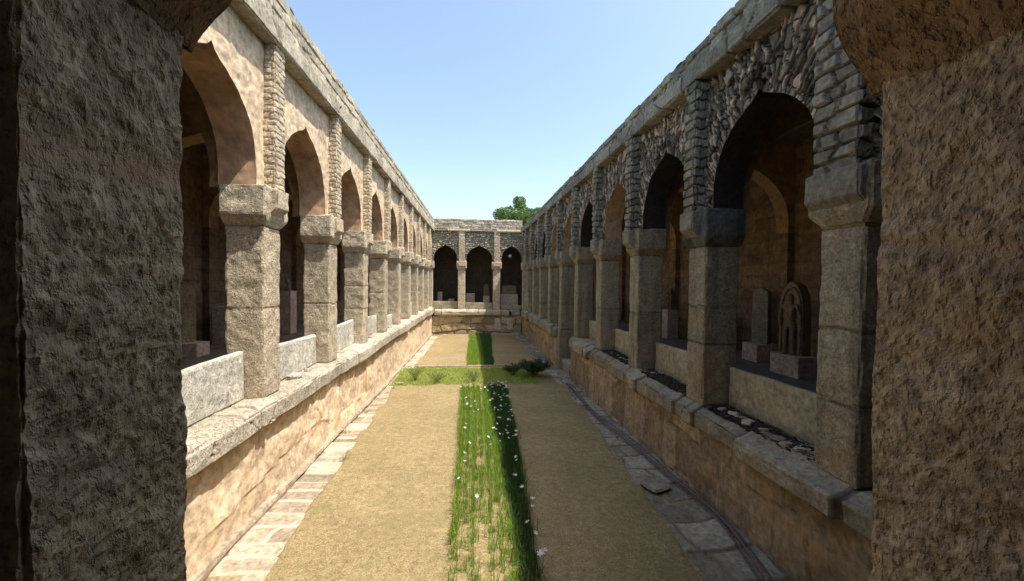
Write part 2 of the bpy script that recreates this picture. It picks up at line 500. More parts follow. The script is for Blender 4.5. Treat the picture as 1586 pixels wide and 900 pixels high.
def arch_lattice(hw, full0, full1, z0, za, zt, n, m):
    """inner arch curve to outer rectangle; returns (u,z) grid, arc position, radial 0..1"""
    I, q = arch_curve(hw, z0, za, n)
    n = len(I) - 1
    O = np.array([(full0, z0), (full0, zt), (full1, zt), (full1, z0)], float)
    so = np.concatenate([[0], np.cumsum(np.linalg.norm(np.diff(O, axis=0), axis=1))])
    # corners of the rectangle meet fixed spots of the arch
    ia = np.array([0, .30, .70, 1.0])
    tt = np.linspace(0, 1, n + 1)
    tt = np.where(True, tt, tt)
    k1, k2 = int(.30 * n), n - int(.30 * n)
    ia = np.array([0, k1 / n, k2 / n, 1.0])
    so2 = np.interp(tt, ia, so)
    OU = np.stack([np.interp(so2, so, O[:, 0]), np.interp(so2, so, O[:, 1])], 1)
    r = np.linspace(0, 1, m + 1)
    G = I[:, None, :] * (1 - r)[None, :, None] + OU[:, None, :] * r[None, :, None]
    return G, q, r, I

def grid_faces(a, b, off=0):
    i, j = np.meshgrid(np.arange(a - 1), np.arange(b - 1), indexing='ij')
    i, j = i.ravel(), j.ravel()
    return np.stack([i * b + j, (i + 1) * b + j, (i + 1) * b + j + 1, i * b + j + 1], 1) + off

def make_bay(w, wing, t0, t1, style, seed, hires, label=None, sootmat='soffit_orange', za=1.06, colw=.187, nf=-.02, nb=-.217):
    tc, hw = (t0 + t1) / 2, (t1 - t0) / 2 - colw / 2 - .036
    n, m = (250, 105) if (hires and style == 'rubble') else ((120, 40) if hires or style == 'rubble' else (60, 22))
    if style == 'small': n, m = 150, 60
    G, q, r, I = arch_lattice(hw, t0 - tc, t1 - tc, .50, za, 1.345, n, m)
    U = G.reshape(-1, 2)
    ss = np.repeat(q, m + 1)
    rad = np.linalg.norm(G - G[:, :1], axis=2).ravel()
    if style == 'rubble':
        cr, cj = ashlar(rad + seed * 5, ss + seed * 3.3, .026, .075, seed, .8, .0045)
        P3 = np.stack([U[:, 0] + tc, U[:, 1], ss * 0], 1)
        tilt = np.sin(cr * 91.0 + rad * 30 * (cr - .4) + ss * 40 * (cr - .6)) * .005
        d = ((cr - .5) * .014 + tilt - cj * .013 + fbm(P3, 40, 3, seed) * .006) * (.25 + .75 * sstep(rad, 0, .05)) - .01 * sstep(fbm(P3, 5, 3, seed + 9), .1, .5)
        streak = .95 * np.exp(-((U[:, 0] + .012 * np.sin(U[:, 1] * 31 + seed)) / (.006 + .012 * _h(seed, 2, 2, 2))) ** 2) * (_h(seed, 9, 1, 4) > .35)
        cj = np.maximum(cj, streak)
        cell = (cr, np.clip(cj * .9 + .8 * sstep(fbm(P3, 9, 3, seed + 4), .28, .5), 0, 1))
    elif style == 'small':
        cr, cj = ashlar(U[:, 0] + tc, U[:, 1], .05, .085, seed, .5, .009)
        P3 = np.stack([U[:, 0] + tc, U[:, 1], ss * 0], 1)
        d = (cr - .5) * .02 - cj * .016 + fbm(P3, 14, 3, seed) * .008
        cj = np.maximum(cj, 1.1 * np.exp(-((U[:, 0] + .012 * np.sin(U[:, 1] * 31 + seed)) / .011) ** 2) * (seed != 620))
        cell = (cr, cj * .7)
    else:
        P3 = np.stack([U[:, 0] + tc, U[:, 1], ss * 0], 1)
        d = fbm(P3, 5, 4, seed) * .007 + fbm(P3, 30, 2, seed) * .003
        cell = (.5 + 0 * d, 0 * d)
    front = np.stack([U[:, 0] + tc, nf + d, U[:, 1]], 1)
    F = grid_faces(n + 1, m + 1)
    mat = {'rubble': 'spandrel_rubble', 'small': 'rubble_grey', 'plaster': 'plaster'}[style]
    sp = wmesh(w, 'spandrel', front, F[:, ::-1], M[mat], wing, cell=cell)
    # soffit of the arch and the inner face of the wall
    k = 10 if hires else 5
    nn = np.linspace(0, 1, k + 1)
    edge_n = nf + d.reshape(n + 1, m + 1)[:, 0]
    A = []
    for a in nn:
        y = edge_n * (1 - a) + nb * a
        A.append(np.stack([I[:, 0] + tc, y, I[:, 1]], 1))
    A = np.stack(A, 1)
    P3 = A.reshape(-1, 3)
    wob = fbm(P3, 7, 3, seed + 2) * .010 * (np.tile(nn, n + 1) > 0)
    ctr = np.array([tc, 0, .7])
    dr = P3 - ctr
    dr[:, 1] = 0
    dr /= np.linalg.norm(dr, axis=1)[:, None] + 1e-6
    P3 = P3 + dr * wob[:, None]
    back = np.stack([G[:, ::m, 0].ravel() + tc, np.full((n + 1) * 2, nb), G[:, ::m, 1].ravel()], 1)
    F1 = grid_faces(n + 1, k + 1)
    F2 = grid_faces(n + 1, 2, len(P3))
    so = wmesh(w, 'arch_soffit', np.concatenate([P3, back]), np.concatenate([F1, F2]), M[sootmat], sp)
    return sp

def shaft_extra(joints, seed, amp=.006, freq=30):
    def f(V, N):
        d = np.zeros(len(V))
        for jz in joints:
            zz = V[:, 2] + .006 * np.sin(V[:, 0] * 40 + jz * 9)
            d -= (.010 if amp < .003 else .005) * np.exp(-((zz - jz) / .005) ** 2)
        return d + fbm(V * [1, 1, .6], freq, 2, seed) * amp
    return f

def make_column(w, wing, tc, wt, wn, seed, hires, mats, pil=(.06, .05), label=None, joints=(-.18,), n_top=0.0, z_bot=-.66):
    res = .012 if hires else .022
    sh, pm, cm = mats
    jn = list(joints)
    rough = .004 if w != 'R' else .0025
    V, F = dbox((tc - wt / 2, -wn, z_bot - .01), (tc + wt / 2, n_top, .285), res, rough, 14, seed, .006, shaft_extra(jn, seed, rough))
    # slight individual lean and thickness
    V[:, 0] += (V[:, 2] - .3) * (_h(seed, 3, 5, 7) - .5) * .012
    jd = np.zeros(len(V))
    for jz in jn:
        jd = np.maximum(jd, np.exp(-((V[:, 2] - jz) / .006) ** 2) * .7)
    cellr = np.full(len(V), .3 + .4 * _h(seed, 1, 1, 9))
    for jz in jn:
        cellr = np.where(V[:, 2] > jz, (cellr * 1.7 + jz * 3.1) % 1.0 * .5 + .25, cellr)
    s = wmesh(w, 'column', V, F, M[sh], wing, cell=(cellr, jd))
    if label: s['label'] = label
    # capital: chamfered below
    ov = .042
    def capx(V, N): return fbm(V, 26, 2, seed + 1) * .004
    V, F = dbox((tc - wt / 2 - ov, -wn - .012, .283), (tc + wt / 2 + ov, n_top + .028, .516), res, .006, 9, seed + 3, .009, capx)
    k = 1 - sstep(V[:, 2], .285, .352)
    V[:, 0] = tc + (V[:, 0] - tc) * (1 - k * ov / (wt / 2 + ov))
    V[:, 1] = V[:, 1] - np.where(V[:, 1] > -wn / 2, 1, 0) * k * .024
    wmesh(w, 'capital', V, F, M[cm], s)
    # pilaster strip above the capital, on a corbel
    pw, pn = pil
    def px(V, N):
        cr, cj = ashlar(V[:, 0] + 3 * V[:, 1], V[:, 2], .036 if w != 'R' else .06, .06 if w != 'R' else .12, seed + 40, .28, .0055)
        cj = cj * (V[:, 2] > .5)
        return ((cr - .5) * ((.003) if w != 'R' else .012) - cj * (.0035 if w != 'R' else .013)) * (V[:, 2] > .5)
    V, F = dbox((tc - pw, -.04, .345), (tc + pw, n_top + pn, 1.335), res * .62, .004, 20, seed + 5, .008, px)
    cr, cj = ashlar(V[:, 0] + 3 * V[:, 1], V[:, 2], .036 if w != 'R' else .06, .06 if w != 'R' else .12, seed + 40, .28, .0055)
    up = (V[:, 2] > .5)
    low = V[:, 2] < .508
    V[:, 0] = np.where(low, tc + (V[:, 0] - tc) * 1.22, V[:, 0])
    k = 1 - sstep(V[:, 2], .345, .40)
    V[:, 1] += np.where(V[:, 1] > 0, low * .014 - k * .045, 0)
    wmesh(w, 'pilaster', V, F, M[pm], s, cell=(np.where(up, cr, .5), cj * .75 * up))
    return s

def strip_box(w, wing, name, t0, t1, n0, n1, z0, z1, mat, seed, res, amp, wear, rowh, wid, jdepth, irr=.2, jw=.01, bump=.02, shape=None, joint_amt=.8):
    """a long masonry strip along the wing made of stones in courses"""
    def ex(V, N):
        u = V[:, 0] + (V[:, 1] * 2) * (rowh < 1)
        cr, cj = ashlar(u, V[:, 2] - z0, rowh, wid, seed, irr, jw)
        return (cr - .5) * bump - cj * jdepth
    V, F = dbox((t0, n0, z0), (t1, n1, z1), res, amp, 8, seed, wear, ex)
    cr, cj = ashlar(V[:, 0] + V[:, 1] * 2 * (rowh < 1), V[:, 2] - z0, rowh, wid, seed, irr, jw)
    if shape is not None: V = shape(V, cr)
    return wmesh(w, name, V, F, M[mat], wing, cell=(cr, cj * joint_amt))

def graded(w, wing, name, t0, t1, cuts, *a, **k):
    pass

def transverse(w, wing, tc, depth, seed, mat):
    """arch across the gallery from the column to the back wall"""
    n, m = 40, 3
    d0, d1 = -.235, -depth
    c = (d0 + d1) / 2
    hw = (d0 - d1) / 2 - .06
    G, q, r, I = arch_lattice(hw, d1 - c, d0 - c, .50, 1.18, 1.345, n, m)
    V = []
    F = []
    off = 0
    for s in (-.075, .075):
        v = np.stack([np.full(G.shape[0] * G.shape[1], tc + s), G[..., 0].ravel() + c, G[..., 1].ravel()], 1)
        V.append(v)
        f = grid_faces(n + 1, m + 1, off)
        F.append(f if s < 0 else f[:, ::-1])
        off += len(v)
    a = np.stack([np.full(n + 1, tc - .075), I[:, 0] + c, I[:, 1]], 1)
    b = a + [.15, 0, 0]
    v = np.stack([a, b], 1).reshape(-1, 3)
    V.append(v)
    F.append(grid_faces(n + 1, 2, off)[:, ::-1])
    V = np.concatenate(V)
    o = wmesh(w, 'transverse_arch', V, np.concatenate(F), M[mat], wing)
    V, F = dbox((tc - .09, -depth, -.70), (tc + .09, -depth + .07, .52), .08, .006, 6, seed, .008)
    wmesh(w, 'wall_pier', V, F, M['inner_wall'], o)
    return o

def simple_part(w, wing, name, lo, hi, mat, res=.25, amp=0, wear=0):
    V, F = dbox(lo, hi, res, amp, 4, 1, wear)
    return wmesh(w, name, V, F, M[mat], wing)

TC = [2.39 + .9915 * k for k in range(-2, 10)]          # column centres along the side wings; k=-2 and 9 are corners

# ------------------------------------------------------------------ left wing, in the sun
left = thing('arcade_wing', 'long sunlit stone arcade on the left with peach plaster spandrels and pale ledge', 'arcade', (XL * S, 5.8 * S, -1.3 * S), 'arcades around the courtyard')
for i, tc in enumerate(TC[1:-1]):
    k = i - 1
    make_column('L', left, tc, .187, .205, 100 + i, k in (0, 1, 2), ('granite', 'rubble_beige', 'granite_pale'), (.058, .045),
                joints=[(-.17,), (-.17,), (-.20,), (-.06, -.30), (-.15,), (-.28,)][i % 6])
for i in range(len(TC) - 1):
    make_bay('L', left, TC[i], TC[i + 1], 'plaster', 200 + i, i in (1, 2, 3), za=1.075)
def ledge_shape(seed, amp, lean=.0):
    def f(V, cr):
        V = V.copy()
        outer = V[:, 1] > .035
        V[:, 1] += np.where(outer, (cr - .5) * amp + fbm(V * [1, 0, 1], 2.2, 3, seed) * amp, 0)
        top = V[:, 2] > -.70
        V[:, 2] -= np.where(top, (.012 + lean) * np.clip(V[:, 1] / .05, 0, 1), 0)
        return V
    return f
strip_box('L', left, 'ledge', .38, 3.6, -.24, .062, -.80, -.665, 'ledge_pale', 301, .014, .014, .014, 5.0, .52, .014, .15, .009, .012, ledge_shape(3, .022, .012))
strip_box('L', left, 'ledge', 3.602, 11.2, -.24, .058, -.80, -.665, 'ledge_pale', 302, .02, .012, .012, 5.0, .55, .012, .15, .012, .012, ledge_shape(4, .018, .012))
strip_box('L', left, 'base_wall', .38, 4.4, -.3, .0, -1.6, -.795, 'wall_salmon', 303, .02, .016, .004, .42, .62, .004, .3, .005, .010, None, .45)
strip_box('L', left, 'base_wall', 4.402, 11.2, -.3, .0, -1.6, -.795, 'wall_salmon', 304, .05, .014, .004, .42, .62, .004, .3, .008, .010, None, .45)
strip_box('L', left, 'cornice', .36, 4.6, -.24, .065, 1.325, 1.445, 'rubble_grey', 305, .014, .008, .01, 5.0, .42, .008, .1, .007, .01)
strip_box('L', left, 'cornice', 4.602, 11.2, -.24, .065, 1.325, 1.445, 'rubble_grey', 306, .022, .008, .005, 5.0, .42, .008, .1, .01, .01)
def top_shape(amp, seed, z=1.6):
    def f(V, cr):
        V = V.copy()
        V[:, 2] += np.where(V[:, 2] > z, (cr - .5) * amp + fbm(V * [1, 1, 0], 4, 3, seed) * amp * .5, 0)
        return V
    return f
strip_box('L', left, 'parapet', .36, 4.6, -.24, .035, 1.447, 1.66, 'rubble_grey', 307, .012, .005, .006, .071, .11, .008, .18, .005, .007, top_shape(.005, 5))
strip_box('L', left, 'parapet', 4.602, 11.2, -.24, .035, 1.447, 1.66, 'rubble_grey', 308, .018, .005, .006, .071, .13, .008, .18, .007, .007, top_shape(.005, 6))
for i in range(1, len(TC) - 1):
    t0, t1 = TC[i] + .1, TC[i + 1] - .1
    top = [-.42, -.42, -.42, -.43, -.42, -.52, -.45, -.44, -.5, -.45, -.45][i]
    if i in (6,): continue
    V, F = dbox((t0 + .004, -.135, -.668), (t1 - .004, -.096, top), .014 if i < 4 else .035, .005, 8, 330 + i, .006)
    V[:, 2] += (V[:, 2] > top - .05) * ((V[:, 0] - t0) * (.03 if i % 2 else -.02))
    V[:, 0] += (V[:, 0] > t1 - .03) * fbm(V, 6, 2, i) * .012
    wmesh('L', 'balustrade_slab', V, F, M['slab_white'], left)
for i in range(0, len(TC)):
    transverse('L', left, TC[i], 1.60, 360 + i, 'soffit_brown')
simple_part('L', left, 'gallery_floor', (-.95, -1.6, -.80), (12.6, -.235, -.645), 'floor')
simple_part('L', left, 'gallery_ceiling', (-.95, -1.75, 1.335), (12.6, -.03, 1.44), 'roof')
simple_part('L', left, 'back_wall', (-.95, -1.75, -1.6), (12.6, -1.6, 1.334), 'inner_wall', .4)

# ------------------------------------------------------------------ right wing, in the shade
right = thing('arcade_wing', 'long shaded stone arcade on the right with rough rubble spandrels and ochre base wall', 'arcade', (XR * S, 5.8 * S, -1.3 * S), 'arcades around the courtyard')
for i, tc in enumerate(TC[1:-1]):
    jn = [(-.10, -.38), (-.08, -.30), (-.20,), (-.22,), (-.1,), (-.3,), (-.15, -.42)][i % 7]
    wide = (.098, .045) if i == 0 else (.062, .07)
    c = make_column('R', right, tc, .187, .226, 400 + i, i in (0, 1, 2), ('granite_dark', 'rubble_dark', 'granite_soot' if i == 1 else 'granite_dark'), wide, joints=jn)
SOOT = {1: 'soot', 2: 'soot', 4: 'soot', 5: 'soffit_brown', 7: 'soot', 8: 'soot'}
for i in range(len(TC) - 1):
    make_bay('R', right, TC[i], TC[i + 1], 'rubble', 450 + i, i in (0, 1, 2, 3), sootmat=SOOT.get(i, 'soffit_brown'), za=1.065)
T_STEP0, T_STEP1 = 5.50, 6.27
strip_box('R', right, 'ledge', .38, 3.4, -.24, .075, -.80, -.665, 'ledge_dark', 501, .014, .014, .014, 5.0, .55, .016, .15, .009, .012, ledge_shape(13, .03, .02))
strip_box('R', right, 'ledge', 3.402, T_STEP0, -.24, .075, -.80, -.665, 'ledge_dark', 502, .016, .014, .014, 5.0, .55, .016, .15, .011, .012, ledge_shape(14, .03, .02))
strip_box('R', right, 'ledge', T_STEP1 + .2, 11.2, -.24, .065, -.80, -.665, 'ledge_dark', 503, .02, .012, .012, 5.0, .55, .012, .15, .012, .012, ledge_shape(15, .02, .012))
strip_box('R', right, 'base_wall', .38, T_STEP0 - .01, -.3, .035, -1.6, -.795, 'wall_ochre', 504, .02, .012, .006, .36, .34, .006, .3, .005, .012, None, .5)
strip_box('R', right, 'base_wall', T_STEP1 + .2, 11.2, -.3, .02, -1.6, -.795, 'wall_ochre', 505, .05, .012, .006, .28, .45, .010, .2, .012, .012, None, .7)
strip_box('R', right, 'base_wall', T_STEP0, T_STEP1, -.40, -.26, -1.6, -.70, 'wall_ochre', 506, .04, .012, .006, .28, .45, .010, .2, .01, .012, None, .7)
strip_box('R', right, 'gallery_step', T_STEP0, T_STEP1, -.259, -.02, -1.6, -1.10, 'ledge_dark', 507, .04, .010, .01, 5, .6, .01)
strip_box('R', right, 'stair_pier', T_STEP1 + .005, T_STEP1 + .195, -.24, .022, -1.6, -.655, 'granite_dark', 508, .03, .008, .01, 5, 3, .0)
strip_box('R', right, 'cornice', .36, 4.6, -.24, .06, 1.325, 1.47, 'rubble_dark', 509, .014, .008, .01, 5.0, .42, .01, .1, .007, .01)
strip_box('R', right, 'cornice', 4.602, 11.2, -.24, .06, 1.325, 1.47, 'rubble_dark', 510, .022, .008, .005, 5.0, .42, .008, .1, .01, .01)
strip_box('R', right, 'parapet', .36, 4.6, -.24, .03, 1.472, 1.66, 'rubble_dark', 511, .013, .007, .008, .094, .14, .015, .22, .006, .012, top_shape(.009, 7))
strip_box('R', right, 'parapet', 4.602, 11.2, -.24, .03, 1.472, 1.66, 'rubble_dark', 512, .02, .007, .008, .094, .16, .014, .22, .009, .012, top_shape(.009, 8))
for i in range(1, len(TC) - 1):
    if i == 5: continue
    t0, t1 = TC[i] + .1, TC[i + 1] - .1
    top = -.42 if i < 5 else [-.5, -.42, -.52, -.45, -.5, -.45, -.5][i - 5]
    V, F = dbox((t0 + .018, -.20, -.668), (t1 - .004, -.165, top), .014 if i < 4 else .035, .004, 6, 530 + i, .005)
    V[:, 2] += (V[:, 2] > top - .05) * ((V[:, 0] - t0) * -.015)
    wmesh('R', 'balustrade_slab', V, F, M['slab_cream'], right)
for i in range(0, len(TC)):
    transverse('R', right, TC[i], 1.48, 560 + i, 'soffit_brown')
simple_part('R', right, 'gallery_floor', (-.95, -1.48, -.80), (12.6, -.235, -.62), 'floor')
simple_part('R', right, 'gallery_ceiling', (-.95, -1.63, 1.335), (12.6, -.03, 1.44), 'roof')
simple_part('R', right, 'back_wall', (-.95, -1.63, -1.6), (12.6, -1.48, 1.334), 'inner_wall', .4)

# ------------------------------------------------------------------ far wing
far = thing('arcade_wing', 'short three-arched stone arcade closing the far end of the courtyard', 'arcade', (.14 * S, (YE + .1) * S, -1.5 * S), 'arcades around the courtyard')
ET = [XL - .10, -.335, .67, XR + .10]
for i, tc in enumerate(ET):
    make_column('E', far, tc, .205, .226, 600 + i, True, ('granite_pale', 'rubble_beige', 'granite_pale'), (.085, .04), joints=[(-.2,), (-.1, -.3), (-.2,), (-.25,)][i])
for i in range(3):
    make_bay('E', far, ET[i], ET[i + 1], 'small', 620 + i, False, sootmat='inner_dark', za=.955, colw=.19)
strip_box('E', far, 'ledge', XL + .065, XR - .07, -.24, .07, -.80, -.665, 'ledge_pale', 631, .025, .014, .014, 5.0, .6, .014, .15, .01, .012, ledge_shape(23, .03, .012))
strip_box('E', far, 'base_wall', XL + .002, XR - .025, -.3, .0, -1.6, -.795, 'wall_far', 632, .02, .014, .004, .20, .42, .016, .3, .012, .03, None, .7)
strip_box('E', far, 'base_step', XL + .03, XR - .05, .0, .07, -1.6, -1.27, 'apron_pale', 633, .04, .008, .006, 5, .6, .008)
strip_box('E', far, 'cornice', XL + .07, XR - .07, -.24, .05, 1.30, 1.35, 'granite', 634, .02, .006, .006, 5, .6, .006)
strip_box('E', far, 'parapet', XL + .04, XR - .035, -.24, .02, 1.352, 1.66, 'rubble_grey', 635, .014, .006, .006, .078, .12, .009, .25, .006, .010, top_shape(.006, 9))
for i in range(3):
    t0, t1 = ET[i] + .11, ET[i + 1] - .11
    top = [-.47, -.50, -.56][i]
    V, F = dbox((t0, -.15, -.668), (t1, -.11, top), .03, .005, 6, 640 + i, .006)
    wmesh('E', 'balustrade_slab', V, F, M['slab_cream'], far)
V, F = dbox((1.03, .072, -.80), (1.10, .085, -.70), .03, .001, 5, 3, .002)
wmesh('E', 'drain_opening', V, F, M['soot'], far)  # solid block, coloured black to paint the shade inside the drain
for k, (xa, xb) in enumerate([(.62, .80), (.98, 1.16)]):
    V, F = dbox((xa, .0, -1.16), (xb, .022, -.86), .02, .004, 8, 660 + k, .006)
    wmesh('E', 'stone_panel', V, F, M['granite_pale'], far)
for tc in ET[1:3]:
    transverse('E', far, tc, 1.30, 650, 'inner_dark')
simple_part('E', far, 'gallery_floor', (-1.4, -1.3, -.80), (1.68, -.235, -.665), 'floor')
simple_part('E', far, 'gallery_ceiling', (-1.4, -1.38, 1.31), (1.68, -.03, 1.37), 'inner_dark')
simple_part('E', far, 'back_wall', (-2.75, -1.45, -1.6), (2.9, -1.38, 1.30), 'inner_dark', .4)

# ------------------------------------------------------------------ near wing, the camera stands in it
near = thing('arcade_wing', 'near arcade with two rough foreground pillars and bulky capitals framing the view', 'arcade', (.1 * S, .3 * S, -1.3 * S), 'arcades around the courtyard')
def rugged(seed, deep, joint_z, hi):
    def f(V, N):
        a = fbm(V * [1, 1, .7], 95, 3, seed)
        b = fbm(V * [1, 1, .6], 38, 3, seed + 3)
        g = np.clip(b - .15, 0, 1)
        d = a * deep * .55 + b * deep * .40 + fbm(V, 13, 3, seed + 7) * deep * .8 - np.clip(a - .18, 0, 1) * deep * 1.3
        for jz, jh in joint_z:
            k = np.exp(-((V[:, 2] - jz - .02 * np.sin(V[:, 1] * 9)) / jh) ** 2)
            d = d * (1 - k * .8) - k * deep * .35
        return d
    return f
def fore_pillar(x0, x1, mat, capmat, seed, label, jz, deep, cap_face):
    V, F = dbox((x0, -.142, -.68), (x1, 0.0, .30), .0026, .001, 30, seed, .004, rugged(seed, deep, jz, 0), 1)
    jm = np.zeros(len(V))
    for a, h in jz: jm = np.maximum(jm, np.exp(-((V[:, 2] - a - .02 * np.sin(V[:, 1] * 9)) / h) ** 2) * .85)
    s = wmesh('S', 'pillar', V, F, M[mat], near, cell=(.5 + fbm(V, 3, 2, seed) * .4, jm))
    s['label'] = label
    ov = .055
    V, F = dbox((x0 - ov, -.142 - .02, .28), (x1 + ov, .02, .56), .006, .012, 7, seed + 9, .018, lambda V, N: fbm(V, 22, 3, seed) * .005)
    k = 1 - sstep(V[:, 2], .27, .38)
    xc = (x0 + x1) / 2
    V[:, 0] = xc + (V[:, 0] - xc) * (1 - k * ov / ((x1 - x0) / 2 + ov))
    wmesh('S', 'capital', V, F, M[capmat], s)
    return s
fore_pillar(-.29 - .22, -.287, 'pillar_left', 'cap_brown', 701, 'dark rough-hewn foreground pillar at the left edge', [(.158, .017)], .0078, 0)
fore_pillar(.478, .70, 'pillar_right', 'cap_brown', 702, 'brown pitted foreground pillar at the right edge', [(.108, .007)], .0062, 0)
ST = [XL - .10, -.40, .589, XR + .10]
for i in (0, 3):
    make_column('S', near, ST[i], .205, .142, 720 + i, False, ('granite_dark', 'rubble_dark', 'granite_dark'))
for i in range(3):
    make_bay('S', near, ST[i], ST[i + 1], 'rubble', 730 + i, False, sootmat='soffit_brown', za=1.06, nf=-.01, nb=-.14)
strip_box('S', near, 'ledge', XL + .07, XR - .08, -.15, .05, -.80, -.665, 'ledge_dark', 741, .05, .01, .01, 5, .6, .01)
strip_box('S', near, 'base_wall', XL + .002, XR - .03, -.2, .0, -1.6, -.795, 'wall_ochre', 742, .08, .01, .004, .26, .5, .01)
strip_box('S', near, 'parapet', XL + .08, XR - .08, -.15, .05, 1.32, 1.66, 'rubble_dark', 743, .05, .01, .01, .1, .2, .01)
simple_part('S', near, 'gallery_floor', (-1.4, -1.3, -.80), (1.68, -.145, -.665), 'floor')
simple_part('S', near, 'gallery_ceiling', (-1.4, -1.38, 1.31), (1.68, -.01, 1.42), 'roof')
simple_part('S', near, 'back_wall', (-2.75, -1.45, -1.6), (2.9, -1.38, 1.30), 'inner_wall', .4)

# ------------------------------------------------------------------ ground
def sheet(name, xs, ys, zoff, mat, amp=.0, freq=2, cellfn=None, dfn=None, kind='structure'):
    X, Y = np.meshgrid(xs, ys, indexing='ij')
    X, Y = X.ravel(), Y.ravel()
    Z = zg(Y) + zoff / S
    P = np.stack([X, Y, X * 0], 1)
    if amp: Z = Z + fbm(P, freq, 3, 4) * amp / S
    cell = None
    if cellfn:
        cr, cj = cellfn(X, Y)
        cell = (cr, cj)
        Z = Z + dfn(cr, cj)
    o = mesh(name, np.stack([X, Y, Z], 1) * S, grid_faces(len(xs), len(ys)), mat, None, cell=cell)
    if kind: o['kind'] = kind
    return o
far_xy = lambda a, b, n: np.concatenate([[a - 400, a - 60], np.linspace(a, b, n), [b + 60, b + 400]])
sheet('ground', far_xy(-3, 3, 25), far_xy(-3, 13, 80), -.012, M['ground'])
def lx0(y): return np.interp(y, [1, 1.7, 2.5, 4.4, 5.2, 6.4, 11.1], [-.88, -.89, -.93, -1.0, -1.05, -.98, -.96])
def lx1(y): return np.interp(y, [1, 1.5, 2.3, 3.9, 5, 6.4, 11.1], [1.05, 1.05, 1.09, 1.20, 1.22, 1.20, 1.20])
def strip_sheet(name, f0, f1, ys, nx, zoff, mat, amp=.0, edge=.0, dome=0.0, cellfn=None, dfn=None, seed=0):
    U, Y = np.meshgrid(np.linspace(0, 1, nx), ys, indexing='ij')
    U, Y = U.ravel(), Y.ravel()
    P0 = np.stack([Y, Y * 0, Y * 0], 1)
    a = f0(Y) + fbm(P0, 3.5, 4, 50 + seed) * edge
    b = f1(Y) + fbm(P0, 3.5, 4, 60 + seed) * edge * (1.8 if name == 'lawn' else 1)
    X = a * (1 - U) + b * U
    P = np.stack([X, Y, X * 0], 1)
    Z = zg(Y) + (zoff + fbm(P, 2.2, 4, 8) * amp + dome * np.sqrt(np.clip(4 * U * (1 - U), 0, 1))) / S
    cell = None
    if cellfn:
        cr, cj = cellfn(X, Y)
        cell = (cr, cj)
        Z = Z + dfn(cr, cj) / S
    skirt = (U == 0) | (U == 1)
    Z = Z - np.where(skirt, .03 / S, 0)
    o = mesh(name, np.stack([X, Y, Z], 1) * S, grid_faces(nx, len(ys)), mat, None, cell=cell)
    o['kind'] = 'structure'
    return o
strip_sheet('lawn', lx0, lx1, np.linspace(.5, 11.12, 900), 90, .012, M['lawn'], .03, .05, .02)
# flagstone aprons beside the walls
def apr(seed):
    def f(X, Y): return ashlar(X * 1.0 + 40, Y, .125 if seed == 21 else .22, .5 if seed == 21 else .34, seed, .28 if seed == 21 else .4, .010)
    return f
strip_sheet('stone_apron', lambda y: y * 0 + XL - .02, lambda y: lx0(y) + .03, np.linspace(.5, 11.15, 900), 34, .005, M['apron_pale'], .03, .015, .0, apr(21), lambda r, j: (r - .5) * .045 + j * .004, 1)
strip_sheet('stone_apron', lambda y: lx1(y) - .03, lambda y: y * 0 + XR + .02, np.linspace(.5, 11.15, 900), 34, .012, M['apron_grey'], .012, .03, .0, apr(22), lambda r, j: (r - .5) * .03 - j * .02, 2)
# low mortar step along the foot of the sunlit wall
V, F = dbox((XL - .01, .5, 0), (XL + .035, 11.15, .05), .03, .010, 12, 88, .008)
V[:, 2] += zg(V[:, 1])
V[:, 0] += fbm(V * [0, 1, 0], 3, 3, 5) * .012 * (V[:, 0] > XL + .01)
tag(mesh('wall_kerb', V * S, F, M['apron_pale']), kind='structure')
# bed soil
def bx0(y): return np.interp(y, [1, 1.7, 3, 5], [-.10, -.10, -.11, -.15])
def bx1(y): return np.interp(y, [1, 1.6, 3, 5], [.26, .29, .36, .43])
strip_sheet('bed_soil', bx0, bx1, np.linspace(1.0, 5.1, 260), 40, .034, M['soil'], .03, .015, .02, seed=3)
strip_sheet('bed_soil', lambda y: y * 0 - .09, lambda y: np.interp(y, [6.5, 11], [.34, .48]), np.linspace(6.56, 11.0, 100), 16, .034, M['soil'], .02, .012, .02, seed=4)
# kerb lines of the cross strip
for yk, nm in ((6.50, 'stone_edging'),):
    V, F = dbox((-.92, yk - .022, -.03), (.62, yk + .022, .042), .02, .006, 12, 77, .006)
    V[:, 2] += zg(V[:, 1])
    tag(mesh(nm, V * S, F, M['apron_pale']), kind='structure')

# ------------------------------------------------------------------ blades of grass
def blades(name, X, Y, H, wid, lean, mat, seed=0, bias=(0, 0), segs=3, bright=None, zoff=.02):
    r = np.random.default_rng(seed)
    n = len(X)
    az = r.uniform(0, 2 * math.pi, n)
    ln = np.abs(r.normal(0, lean, n))
    dx, dy = np.cos(az) * ln + bias[0], np.sin(az) * ln + bias[1]
    px, py = -np.sin(az), np.cos(az)
    Z0 = zg(Y) * S + zoff
    V = np.zeros((n, segs + 1, 2, 3))
    for k in range(segs + 1):
        u = k / segs
        w = wid * (1 - u) ** .6 if k < segs else wid * .06
        cx = X * S + dx * H * u ** 1.7
        cyy = Y * S + dy * H * u ** 1.7
        cz = Z0 + H * (u - .25 * (ln ** 2) * u ** 2)
        for s, sg in ((0, -1), (1, 1)):
            V[:, k, s, 0] = cx + px * w * sg * .5
            V[:, k, s, 1] = cyy + py * w * sg * .5
            V[:, k, s, 2] = cz
    V = V.reshape(-1, 3)
    base = np.arange(n)[:, None] * (segs + 1) * 2
    F = np.concatenate([base + np.array([2 * k, 2 * k + 1, 2 * k + 3, 2 * k + 2]) for k in range(segs)])
    cr = np.repeat(r.uniform(0, 1, n) if bright is None else bright, (segs + 1) * 2)
    return mesh(name, V, F, mat, None, cell=(cr, cr * 0))

